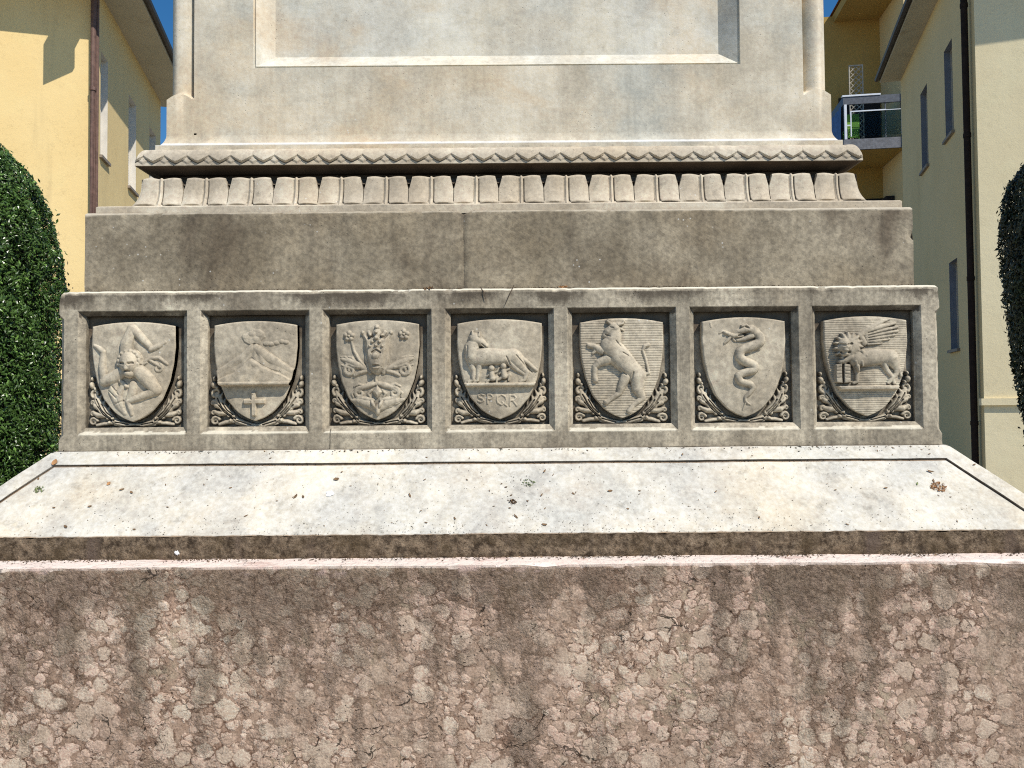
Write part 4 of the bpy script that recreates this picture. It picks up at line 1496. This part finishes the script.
# left house
ZL = 13.0
hl = House('yellow_house', (CAMP.x - .5676 * ZL, ZL + CAMP.y, 0), (-.239, .971), 1, 'bright yellow stuccoed house with a brown downpipe at its corner, left of the monument', 'house')
HL, LL, WL, OVL = 9.15, 5.25, 9.0, .68
wl = [(.35, .80, 6.2, 8.12), (2.28, 2.90, 6.2, 8.12), (4.10, 4.74, 6.2, 8.12)]
mb = MB()
f = hl.wall(0, 0, LL, HL + .1, wl + [(a, b, 2.9, 4.8) for a, b, _, _ in wl], .16, mb)
mb.patch(hl.P(LL, 0, 0), hl.P(LL, -WL, 0), hl.P(LL, -WL, HL), hl.P(LL, 0, HL))
mb.patch(hl.P(0, -WL, 0), hl.P(LL, -WL, 0), hl.P(LL, -WL, HL), hl.P(0, -WL, HL))
obj('flank_wall', mb.mesh('flank_wall'), [M['side_yellow'], M['shutter_white']], hl.e)
for w in wl + [(a, b, 2.9, 4.8) for a, b, _, _ in wl]: hl.window(f, w, .16, 'shutter_white')
mb = MB()
wf = [(3.0, 4.1, 6.2, 7.9), (3.0, 4.1, 2.7, 4.5), (6.0, 7.1, 6.2, 7.9), (6.0, 7.1, 2.7, 4.5)]
f = hl.wall(1, 0, WL, HL + .1, wf, .16, mb)
obj('front_wall', mb.mesh('front_wall'), [M['yellow'], M['shutter_white']], hl.e)
for w in wf: hl.window(f, w, .16, 'shutter_white')
roof_of(hl, LL, WL, HL, OVL, .68, .3)
mb = MB()
mb.tube([hl.P(-.085, .0, 0), hl.P(-.085, .0, HL - .35), hl.P(-OVL - .02, .0, HL + .04)], .048, 12)
mb.tube([hl.P(-.02, .045, 0), hl.P(-.02, .045, HL)], .03, 10)
for z in (2.0, 4.6, 7.2):
    mb.tube([hl.P(-.085, .0, z), hl.P(-.085, .0, z + .06)], .055, 12)
obj('downpipe', mb.mesh('downpipe'), M['pipe_brown'], hl.e)
# unseen box at the eave corner, shaped to cast the hanging shadow
mb = MB()
mb.box((-.86, -.31, HL - .10), (-.60, .15, HL - .003), hl.X())
b0 = [hl.P(-.87, -.31, HL - .72), hl.P(-.87, .15, HL - .44), hl.P(-.87, .15, HL), hl.P(-.87, -.31, HL)]
b1 = [p + hl.d * .06 for p in b0]
mb.face(b0); mb.face(b1[::-1])
for k in range(4): mb.face([b0[k], b1[k], b1[(k + 1) % 4], b0[(k + 1) % 4]])
obj('eave_shadow_box', mb.mesh('eave_shadow_box'), M['soffit'], hl.e)

# right house
ZRh = 12.0
hr = House('cream_house', (CAMP.x + .6375 * ZRh, ZRh + CAMP.y, 0), (.306, .952), -1, 'pale cream house with a dark downpipe and slim grey shutters, right of the monument', 'house')
HR_, LR, WR, OVR = 9.42, 6.1, 9.0, .45
wr = [(1.40, 1.98, 6.53, 8.23), (3.40, 4.02, 6.53, 8.23)]
wr = wr + [(a, b, 2.56, 4.2) for a, b, _, _ in wr[:1]]
mb = MB()
f = hr.wall(0, 0, LR, HR_ + .1, wr, .16, mb)
mb.patch(hr.P(LR, 0, 0), hr.P(LR, -WR, 0), hr.P(LR, -WR, HR_), hr.P(LR, 0, HR_))
mb.patch(hr.P(0, -WR, 0), hr.P(LR, -WR, 0), hr.P(LR, -WR, HR_), hr.P(0, -WR, HR_))
obj('flank_wall', mb.mesh('flank_wall'), [M['cream_shaded'], M['shutter_grey']], hr.e)
for w in wr: hr.window(f, w, .16, 'shutter_grey')
mb = MB()
wf = [(2.6, 3.7, 6.3, 7.9), (2.6, 3.7, 2.5, 4.3), (5.6, 6.7, 6.3, 7.9), (5.6, 6.7, 2.5, 4.3)]
f = hr.wall(1, 0, WR, HR_ + .1, wf, .16, mb)
obj('front_wall', mb.mesh('front_wall'), [M['cream'], M['shutter_grey']], hr.e)
for w in wf: hr.window(f, w, .16, 'shutter_grey')
roof_of(hr, LR, WR, HR_, OVR, .72, .02)
mb = MB()
mb.tube([hr.P(.22, .09, 0), hr.P(.22, .09, HR_ - .4), hr.P(.22, OVR, HR_ + .04)], .052, 12)
for z in (1.2, 3.6, 6.0, 8.2): mb.tube([hr.P(.22, .09, z), hr.P(.22, .09, z + .07)], .06, 12)
obj('downpipe', mb.mesh('downpipe'), M['pipe_dark'], hr.e)
mb = MB()
mb.box((-.05, -WR, 1.53), (-.003, .05, 1.64), hr.X())
mb.box((-.003, .003, 1.53), (.10, .05, 1.64), hr.X())
obj('string_course', mb.mesh('string_course'), M['cream'], hr.e)

# far apartment block with its balcony
ZA = 22.0
pa = at(843, 102, ZA + CAMP.y)
ha = House('apartment_block', (pa.x, pa.y, 0), (.139, .990), -1, 'ochre apartment block with a grey steel balcony, seen behind the cream house', 'building')
# local axes: a = away from the viewer, n = towards the left; the balcony front-left corner is (0, 0)
BW, BD = 1.72, 1.9
zb0, zb1, zbt = zat(150, ZA + CAMP.y, 870), zat(139.5, ZA + CAMP.y, 870), zat(96, ZA + CAMP.y, 870)
mb = MB()
mb.patch(ha.P(BD, .04, 0), ha.P(BD, -9, 0), ha.P(BD, -9, 14.2), ha.P(BD, .04, 14.2))
mb.patch(ha.P(BD, .04, 0), ha.P(BD + 8, .04, 0), ha.P(BD + 8, .04, 14.2), ha.P(BD, .04, 14.2))
mb.patch(ha.P(BD + 8, .04, 0), ha.P(BD + 8, -9, 0), ha.P(BD + 8, -9, 14.2), ha.P(BD + 8, .04, 14.2))
obj('wall', mb.mesh('wall'), M['ochre'], ha.e)
mb = MB()
mb.box((-.1, -BW - .16, 0), (BD - .003, -BW - .01, 14.0), ha.X())
obj('partition_wall', mb.mesh('partition_wall'), M['cream_shaded'], ha.e)
mb = MB()
mb.box((-.25, -9, 14.0), (BD + 8.5, -.33, 14.3), ha.X())
obj('eave', mb.mesh('eave'), M['ochre'], ha.e)
mb = MB()
r0 = [ha.P(-.35, -.25, 14.304), ha.P(BD + 8.6, -.25, 14.304), ha.P(BD + 8.6, -9.1, 14.304), ha.P(-.35, -9.1, 14.304)]
k0, k1 = ha.P(3.5, -4.3, 16), ha.P(6, -4.3, 16)
mb.face([r0[0], r0[1], k1, k0]); mb.face([r0[1], r0[2], k1]); mb.face([r0[2], r0[3], k0, k1]); mb.face([r0[3], r0[0], k0])
obj('roof', mb.mesh('roof'), M['roof'], ha.e)
mb = MB()
mb.box((0, -BW, zb0), (BD - .003, 0, zb1), ha.X())
bal = obj('balcony', mb.mesh('balcony'), [M['slab_grey']], ha.e)
mb = MB()
mb.box((.06, -BW + .01, zb0 - .012), (BD - .004, -.06, zb0 - .003), ha.X())
o = obj('balcony_soffit', mb.mesh('balcony_soffit'), M['ochre'], bal)
mb = MB()
mb.box((0, -BW, zbt - .26), (.06, .0, zbt - .03), ha.X())
mb.box((.06, -.06, zbt - .26), (BD - .01, .0, zbt - .03), ha.X())
mb.box((0, -BW, zb1), (.06, -BW + .08, zbt - .262), ha.X())
mb.box((0.02, -BW + .5, zb1 + .02), (.05, -BW + .53, zbt - .262), ha.X())
o = obj('railing', mb.mesh('railing'), M['rail_grey'], bal)
mb = MB()
mb.box((-.02, -BW * .62, zbt - .028), (.08, .02, zbt + .02), ha.X())
mb.box((-.01, -.10, zb1 + .002), (.05, -.03, zbt - .262), ha.X())
zq = zbt - .50
mb.box((-.012, -BW * .70, zq), (.012, -.20, zq + .035), ha.X())
mb.box((-.012, -.23, zb1 + .08), (.012, -.20, zq - .002), ha.X())
mb.box((-.012, -BW * .96, zq), (.012, -BW * .70 - .002, zq + .02), ha.X())
mb.box((-.012, -BW * .96, zb1 + .08), (.012, -BW * .96 + .02, zq - .002), ha.X())
mb.box((-.012, -.20, zb1 + .40), (.012, -.10, zb1 + .44), ha.X())
o = obj('handrail', mb.mesh('handrail'), M['white_metal'], bal)
mb = MB()
mb.box((.016, -BW * .955, zb1 + .09), (.024, -.235, zq - .004), ha.X())
o = obj('glass_panel', mb.mesh('glass_panel'), M['glass'], bal)
# balcony door, dark
mb = MB()
mb.box((BD - .05, -BW + .03, zb1 + .01), (BD - .004, -.42, zb1 + 2.0), ha.X())
obj('balcony_door', mb.mesh('balcony_door'), M['dark_room'], ha.e)
mb = MB()
mb.box((BD - .06, -BW, zb0 - 1.12), (BD - .004, -.35, zb0 - 1.02), ha.X())
mb.box((.9, -BW + .01, zb0 - 2.6), (BD - .004, -BW + .25, zb0 - 1.2), ha.X())
obj('shutter_box', mb.mesh('shutter_box'), M['dark_room'], ha.e)

# lattice screen on the balcony
lt = empty('lattice_screen', ha.P(.8, -.62, zb1))
tag(lt, 'tall weathered diamond lattice screen standing on the grey balcony', 'lattice screen')
l0, l1, lz0, lz1 = -.85, -.43, zb1 + .004, zb1 + 2.6
mb = MB()
for x in (l0, l1 - .03): mb.box((.80, x, lz0), (.84, x + .03, lz1), ha.X())
for z in (lz0, lz1 - .04): mb.box((.80, l0 + .031, z), (.84, l1 - .031, z + .04), ha.X())
obj('frame', mb.mesh('frame'), M['lattice'], lt)
mb = MB()
wd = l1 - l0 - .07
for sg in (-1, 1):
    z = lz0 - wd
    while z < lz1:
        z0, z1 = z, z + wd
        a0 = l0 + .035 if sg > 0 else l1 - .035
        a1 = l1 - .035 if sg > 0 else l0 + .035
        t0 = max(0, (lz0 + .04 - z0) / wd); t1 = min(1, (lz1 - .04 - z0) / wd)
        if t1 > t0 + .05:
            mb.tube([ha.P(.82 + .006 * sg, a0 + (a1 - a0) * t0, z0 + wd * t0), ha.P(.82 + .006 * sg, a0 + (a1 - a0) * t1, z0 + wd * t1)], .015, 4)
        z += .17
obj('slats', mb.mesh('slats'), M['lattice'], lt)

# green plastic chair
ch = empty('plastic_chair', ha.P(.45, -.34, zb1))
tag(ch, 'bright green plastic chair on the grey balcony behind the glass', 'chair')
cx0, cx1 = -.53, -.15
mb = MB(); mb.box((.25, cx0, zb1 + .40), (.62, cx1, zb1 + .44), ha.X()); obj('seat', mb.mesh('seat'), M['green_plastic'], ch)
mb = MB(); mb.box((.24, cx0, zb1 + .445), (.275, cx1, zb1 + .84), ha.X()); mb.box((.235, cx0 + .05, zb1 + .12), (.25, cx1 - .05, zb1 + .395), ha.X()); obj('backrest', mb.mesh('backrest'), M['green_plastic'], ch)
for (a, n) in ((.26, cx0 + .02), (.26, cx1 - .02), (.60, cx0 + .02), (.60, cx1 - .02)):
    mb = MB(); mb.tube([ha.P(a, n, zb1 + .001), ha.P(a, n, zb1 + .398)], .02, 8); obj('leg', mb.mesh('leg'), M['green_plastic'], ch)

# blue cloth hung on the open flank of the balcony
mb = MB()
nu, nv = 14, 8
for i in range(nu):
    for j in range(nv):
        def cp(i, j):
            a = .10 + (BD - .35) * i / nu
            return ha.P(a, .018 + .022 * math.sin(i * 1.7 + j * .3) + .01, zbt - .27 - (zbt - .3 - zb1 + .06) * j / nv)
        mb.face([cp(i, j), cp(i + 1, j), cp(i + 1, j + 1), cp(i, j + 1)])
tag(obj('hanging_cloth', mb.mesh('hanging_cloth'), M['blue_cloth'], None, True), 'blue cloth hung over the open flank of the grey balcony', 'cloth')


# ------------------------------------------------------------------ clipped bushes
def bush(name, cx, cy, prof, seed, nleaf, label, lf=.017, mat='leaf'):
    """prof: list of (z, radius)"""
    rng = np.random.default_rng(seed)
    e = empty(name, (cx, cy, 0))
    tag(e, label, 'clipped bush')
    pz, pr = [p[0] for p in prof], [p[1] for p in prof]
    zz = np.linspace(pz[0], pz[-1], 400)
    rr = np.interp(zz, pz, pr)
    dr = np.gradient(rr, zz)
    w = (rr + .03) * np.sqrt(1 + np.clip(dr, -8, 8) ** 2)
    cdf = np.cumsum(w); cdf /= cdf[-1]
    n = nleaf
    z = np.interp(rng.random(n), cdf, zz)
    th = rng.random(n) * 2 * np.pi
    r = np.interp(z, pz, pr)
    drz = np.interp(z, zz, dr)
    lump = np.array([.5 * mn.noise(Vector((math.cos(a) * 2.2, math.sin(a) * 2.2, b * 2.2)) * 1.2) + .5 * mn.noise(Vector((math.cos(a) * 5, math.sin(a) * 5, b * 9))) for a, b in zip(th, z)])
    inset = rng.random(n) ** 1.8 * .10 + .035 * (np.sin(th * 7 + z * 3.1) * np.sin(z * 8.3 + th * 2) > .55)
    r2 = np.maximum(.004, r + .050 * lump - inset + .028 * rng.random(n) * (rng.random(n) < .06))
    pos = np.stack([cx + r2 * np.cos(th), cy + r2 * np.sin(th), z], -1)
    nrm = np.stack([np.cos(th), np.sin(th), -np.clip(drz, -4, 4)], -1)
    nrm /= np.linalg.norm(nrm, axis=1, keepdims=True)
    nrm = nrm + rng.normal(0, .55, (n, 3))
    nrm /= np.linalg.norm(nrm, axis=1, keepdims=True)
    t = rng.normal(0, 1, (n, 3)) + np.array([0, 0, .5])
    t -= (t * nrm).sum(1, keepdims=True) * nrm
    t /= np.linalg.norm(t, axis=1, keepdims=True)
    b = np.cross(nrm, t)
    L = (lf + lf * .8 * rng.random(n))[:, None]
    W = L * .42
    v = np.stack([pos - t * L, pos + b * W - nrm * L * .12 - t * L * .1, pos + t * L - nrm * L * .3, pos - b * W - nrm * L * .12 - t * L * .1], 1)
    # the middle rib sits above the rims
    mid = pos + nrm * L * .12
    verts = np.concatenate([v, mid[:, None]], 1).reshape(-1, 3)
    k = np.arange(n) * 5
    faces = np.concatenate([np.stack([k, k + 1, k + 4], -1), np.stack([k + 1, k + 2, k + 4], -1), np.stack([k + 2, k + 3, k + 4], -1), np.stack([k + 3, k, k + 4], -1)])
    me = bpy.data.meshes.new('foliage')
    me.from_pydata(verts.tolist(), [], faces.tolist())
    me.update()
    o = obj('foliage', me, M[mat], e)
    # added solid dark core that stops the light
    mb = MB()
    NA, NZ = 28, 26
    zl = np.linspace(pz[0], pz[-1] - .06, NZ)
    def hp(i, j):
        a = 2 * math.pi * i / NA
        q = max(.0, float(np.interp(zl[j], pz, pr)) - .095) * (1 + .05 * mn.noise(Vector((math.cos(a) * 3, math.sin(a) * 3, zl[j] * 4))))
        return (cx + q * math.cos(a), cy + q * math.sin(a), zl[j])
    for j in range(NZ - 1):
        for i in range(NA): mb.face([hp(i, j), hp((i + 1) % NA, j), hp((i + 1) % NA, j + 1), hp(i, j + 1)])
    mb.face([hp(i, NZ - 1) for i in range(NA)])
    obj('light_block_core', mb.mesh('light_block_core'), M['leaf_core'], e)
    mb = MB()
    mb.tube([(cx, cy, 0), (cx + .01, cy, .3), (cx, cy, pz[0] + .3)], [.07, .055, .05], 10)
    obj('trunk', mb.mesh('trunk'), M['bark'], e)
    return e


DB = 4.6
def XB(px, Z=DB): return CAMP.x + (px - 512) / F * Z
def ZB_(py, px, Z=DB): return zat(py, Z + CAMP.y, px)
DL = 3.25
kl = DL / 4.6
rl = .56 * kl
cxl = XB(46, DL) - rl
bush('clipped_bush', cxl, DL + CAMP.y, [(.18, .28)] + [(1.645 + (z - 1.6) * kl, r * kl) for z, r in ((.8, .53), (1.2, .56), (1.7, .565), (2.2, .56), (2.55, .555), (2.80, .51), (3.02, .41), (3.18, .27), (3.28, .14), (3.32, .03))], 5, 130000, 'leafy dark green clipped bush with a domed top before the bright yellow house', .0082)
rr_ = .60
cxr = XB(1033) + rr_
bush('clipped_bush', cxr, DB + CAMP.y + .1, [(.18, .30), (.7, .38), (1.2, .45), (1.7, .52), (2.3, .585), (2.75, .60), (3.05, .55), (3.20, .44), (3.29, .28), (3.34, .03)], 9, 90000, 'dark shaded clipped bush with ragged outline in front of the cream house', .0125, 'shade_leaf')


# ------------------------------------------------------------------ scraps lying on the ledges
def curled_leaf(p, nrm, L, rot, mat, rng, wide=.5, curl=.5):
    """a small dry leaf: three ribs by five stations, curled and lifted"""
    n = Vector(nrm).normalized()
    t = Vector((math.cos(rot), math.sin(rot), 0)); t = (t - n * t.dot(n)).normalized()
    b = n.cross(t)
    mb = MB()
    g_ = []
    for i in range(6):
        s = i / 5
        w = wide * L * math.sin(math.pi * min(.97, max(.05, s))) ** .7 * .5
        lift = .0012 + L * curl * (s - .4) ** 2
        row = []
        for j in (-1, 0, 1):
            jit = rng.uniform(-.06, .06) * L
            row.append(Vector(p) + t * ((s - .5) * L) + b * (w * j + jit * .3) + n * (lift + abs(j) * w * .5 * curl + abs(jit) * .3))
        g_.append(row)
    for i in range(5):
        for j in range(2): mb.face([g_[i][j], g_[i + 1][j], g_[i + 1][j + 1], g_[i][j + 1]])
    me = mb.mesh('dry_leaf')
    me.shade_smooth()
    return me


rng = random.Random(4)


def slope_at(px, py):
    """point of the sloped base seen at a photo pixel"""
    d = CR @ Vector(((px - 512) / F, (384 - py) / F, -1))
    t = (S0 - CAMP).dot(SN) / d.dot(SN)
    return CAMP + d * t


def put_leaf(p, nrm, L, mat, label, cat='dry leaf', group=None, name='dry_leaf', rot=None, wide=.5, curl=.6):
    o = bpy.data.objects.new(name, curled_leaf((0, 0, 0), nrm, L, rng.uniform(0, 6.28) if rot is None else rot, mat, rng, wide, curl))
    o.data.materials.append(mat)
    o.location = p
    COL.objects.link(o)
    tag(o, label, cat, group)
    return o


put_leaf(slope_at(55, 463), SN, .020, M['orange'], 'orange dry leaf caught at the left corner of the groove in the white slope', wide=.8)
put_leaf(slope_at(109, 484), SN, .012, M['orange'], 'small tan leaf on the white slope, under the three-legged figure shield', wide=.9)
put_leaf(slope_at(66, 527), SN, .014, M['dry'], 'dark leaf scrap with a stalk near the lower left of the white slope')
put_leaf(slope_at(917, 484), SN, .010, M['greenish'], 'olive leaf scrap just left of the orange lichen clump')
put_leaf(slope_at(930, 472), SN, .018, M['dry'], 'curled brown leaf just above the orange lichen clump', wide=.35, curl=1.1)
scr = []
for i in range(84):
    px = rng.uniform(20, 1000)
    py = rng.choice([rng.uniform(468, 528), rng.uniform(450, 460), rng.uniform(470, 505)]) + (498 - px) * .0078
    if i < 34: px = rng.gauss(470, 130); py = rng.uniform(470, 528) + (498 - px) * .0078
    scr.append((px, py))
for px, py in scr:
    put_leaf(slope_at(px, py), SN, rng.choice([.005, .006, .007, .008, .010, .014]) * rng.uniform(.8, 1.2), M['dry'], 'small dry brown leaf scrap on the white sloped base', group='dry leaf scraps strewn over the white slope', wide=rng.uniform(.25, .6))


def clump(name, center, nrm, rad, n, L, mat, label, cat, flat=.25):
    N_ = Vector(nrm).normalized()
    T = Vector((1, 0, 0)); B = N_.cross(T)
    mb = MB()
    for i in range(n):
        a, q = rng.uniform(0, 6.28), rad * math.sqrt(rng.random())
        p = Vector(center) + T * (q * math.cos(a) * 1.3) + B * (q * math.sin(a)) + N_ * (rng.random() * rad * flat + .0008)
        d = Vector((rng.gauss(0, 1), rng.gauss(0, 1), rng.gauss(0, 1))).normalized()
        e = d.cross(Vector((rng.gauss(0, 1), rng.gauss(0, 1), rng.gauss(0, 1)))).normalized()
        l = L * rng.uniform(.5, 1.2)
        b = len(mb.v)
        mb.v += [tuple(p - d * l), tuple(p + e * l * .4), tuple(p + d * l), tuple(p - e * l * .4)]
        mb.f.append([b, b + 1, b + 2, b + 3]); mb.m.append(0)
    return tag(obj(name, mb.mesh(name), mat), label, cat)


clump('lichen_clump', slope_at(938, 487), SN, .017, 110, .0045, M['orange'], 'orange clump of dead lichen at the right end of the white slope', 'lichen')
clump('moss_tuft', slope_at(39, 490), SN, .011, 50, .004, M['greenish'], 'green and yellow moss tuft at the left end of the white slope', 'moss')
clump('moss_tuft', slope_at(528, 483), SN, .014, 45, .004, M['greenish'], 'thin green moss smear mid way along the white slope', 'moss', .1)
clump('dirt_clod', slope_at(513, 502), SN, .008, 60, .004, M['dry'], 'brown clod of dirt just below the green moss smear', 'clod')
clump('grass_tuft', at(428, 291, .012) + Vector((0, 0, .002)), (0, -.3, 1), .012, 50, .006, M['dry'], 'dry brown tuft on the frieze ledge above the flower and wolf shields', 'tuft', .8)
clump('grass_tuft', at(563, 287.6, .02), (0, -.3, 1), .012, 30, .005, M['orange'], 'flat orange tuft on the frieze ledge above the bull shield', 'tuft', .3)
# twigs leaning on the frieze edge above the wolf shield
for (a, b, lab) in (((514, 285), (505, 305), 'thin bent twig hanging over the ledge above the wolf shield'), ((480, 289), (486, 299), 'short dark twig lying on the ledge left of the bent twig')):
    p0, p1 = at(*a, .012), at(*b, -.006)
    p0.z = max(p0.z, ZF1 + .012)
    mb = MB(); mb.tube([p0, p0.lerp(p1, .5) + Vector((.002, -.008, .004)), p1], [.0015, .0014, .0008], 5)
    tag(obj('twig', mb.mesh('twig'), M['bark']), lab, 'twig')


def crumbs(name, spots, label):
    mb = MB()
    for p, L in spots:
        p = Vector(p)
        d = Vector((rng.gauss(0, 1), rng.gauss(0, 1), rng.gauss(0, .35))).normalized()
        e = d.cross(Vector((rng.gauss(0, .5), rng.gauss(0, .5), 1))).normalized()
        u = d.cross(e)
        b = len(mb.v)
        mb.v += [tuple(p - d * L), tuple(p + e * L * .5), tuple(p + d * L), tuple(p - e * L * .5), tuple(p + u * L * .4)]
        for q in ((0, 1, 4), (1, 2, 4), (2, 3, 4), (3, 0, 4)): mb.f.append([b + k for k in q]); mb.m.append(0)
    o = obj(name, mb.mesh(name), M['litter'])
    tag(o, label, 'leaf litter', kind='stuff')


sp_ = []
for i in range(2600):
    x = rng.uniform(-1.5, 1.5)
    k = mn.noise(Vector((x * 6, 1, 2)))
    if rng.random() > .45 + k: continue
    sp_.append(((x, -T1 - .002 - abs(rng.gauss(0, .018)), ZP1 + .002), rng.uniform(.0015, .0045)))
for i in range(1500):
    x = rng.uniform(-1.24, 1.24)
    if rng.random() > .45 + mn.noise(Vector((x * 5, 7, 2))): continue
    sp_.append(((x, rng.choice([rng.uniform(.008, .046), rng.uniform(.006, .014)]), ZF1 + .010), rng.uniform(.0015, .004)))
for i in range(900):
    x = rng.gauss(rng.choice([-.35, 0, .1, .5]), .30) if i % 2 else rng.uniform(-1.3, 1.3)
    s = rng.choice([rng.uniform(.07, SL - .01), SL - abs(rng.gauss(0, .03)) - .002])
    if abs(x) < 1.3: sp_.append((sp(x, s, .001), rng.uniform(.0010, .0026)))
for i in range(420): sp_.append((sp(rng.uniform(-1.2, 1.2), GS + rng.uniform(.002, GW), -GD + .003), rng.uniform(.0015, .003)))
for i in range(420):
    x = rng.uniform(-1.29, 1.29)
    if rng.random() < .55 + mn.noise(Vector((x * 7, 4, 1))): sp_.append((sp(x, abs(rng.gauss(0, .006)) + .002, .0015), rng.uniform(.0012, .0042)))
crumbs('leaf_litter', sp_, 'crumbs of dead leaves and grit strewn along the stone ledges')
# bird droppings
for (px, py, r, lab, pl_) in ((177, 553, .006, 'white bird dropping on the mossy edge under the sloped base', 0), (330, 494, .010, 'pale bird dropping on the white slope under the flower shield', 1)):
    mb = MB()
    p = at(px, py, -T1 - .004) if not pl_ else slope_at(px, py) + SN * .0015
    n = Vector((0, -1, 0)) if not pl_ else SN
    T = Vector((1, 0, 0)); B = n.cross(T)
    c = [p + (T * math.cos(a) + B * math.sin(a)) * r * (.7 + .6 * rng.random()) for a in [2 * math.pi * i / 14 for i in range(14)]]
    for i in range(14): mb.face([p + n * .0015, c[i], c[(i + 1) % 14]])
    tag(obj('bird_dropping', mb.mesh('bird_dropping'), M['dropping'], None, True), lab, 'bird dropping')

# ------------------------------------------------------------------ light
SUN = Vector((.5956, -.6165, 1.0)).normalized()
el = math.asin(SUN.z)
sun = bpy.data.lights.new('sun', 'SUN')
sun.energy = 4.8
sun.angle = R(.5)
sun.color = (1.0, .94, .84)
so = bpy.data.objects.new('sun', sun)
so.rotation_euler = SUN.to_track_quat('Z', 'Y').to_euler()
COL.objects.link(so)
w = bpy.data.worlds.new('World')
scn.world = w
w.use_nodes = True
nt_ = w.node_tree
sky = nt_.nodes.new('ShaderNodeTexSky')
sky.sky_type = 'NISHITA'
sky.sun_disc = False
sky.sun_elevation = el
sky.sun_rotation = math.atan2(SUN.x, SUN.y)
sky.air_density = 1.0
sky.dust_density = .1
sky.ozone_density = 2.0
bg = nt_.nodes['Background']
hs = nt_.nodes.new('ShaderNodeHueSaturation')
hs.inputs['Saturation'].default_value = 1.36
nt_.links.new(sky.outputs[0], hs.inputs['Color'])
nt_.links.new(hs.outputs[0], bg.inputs[0])
bg.inputs[1].default_value = .115
scn.view_settings.view_transform = 'Standard'
scn.view_settings.look = 'None'
scn.view_settings.exposure = 0
scn.render.engine = 'CYCLES'
scn.cycles.use_denoising = False
scn.cycles.filter_width = 1.1
scn.cycles.sample_clamp_indirect = 4.0
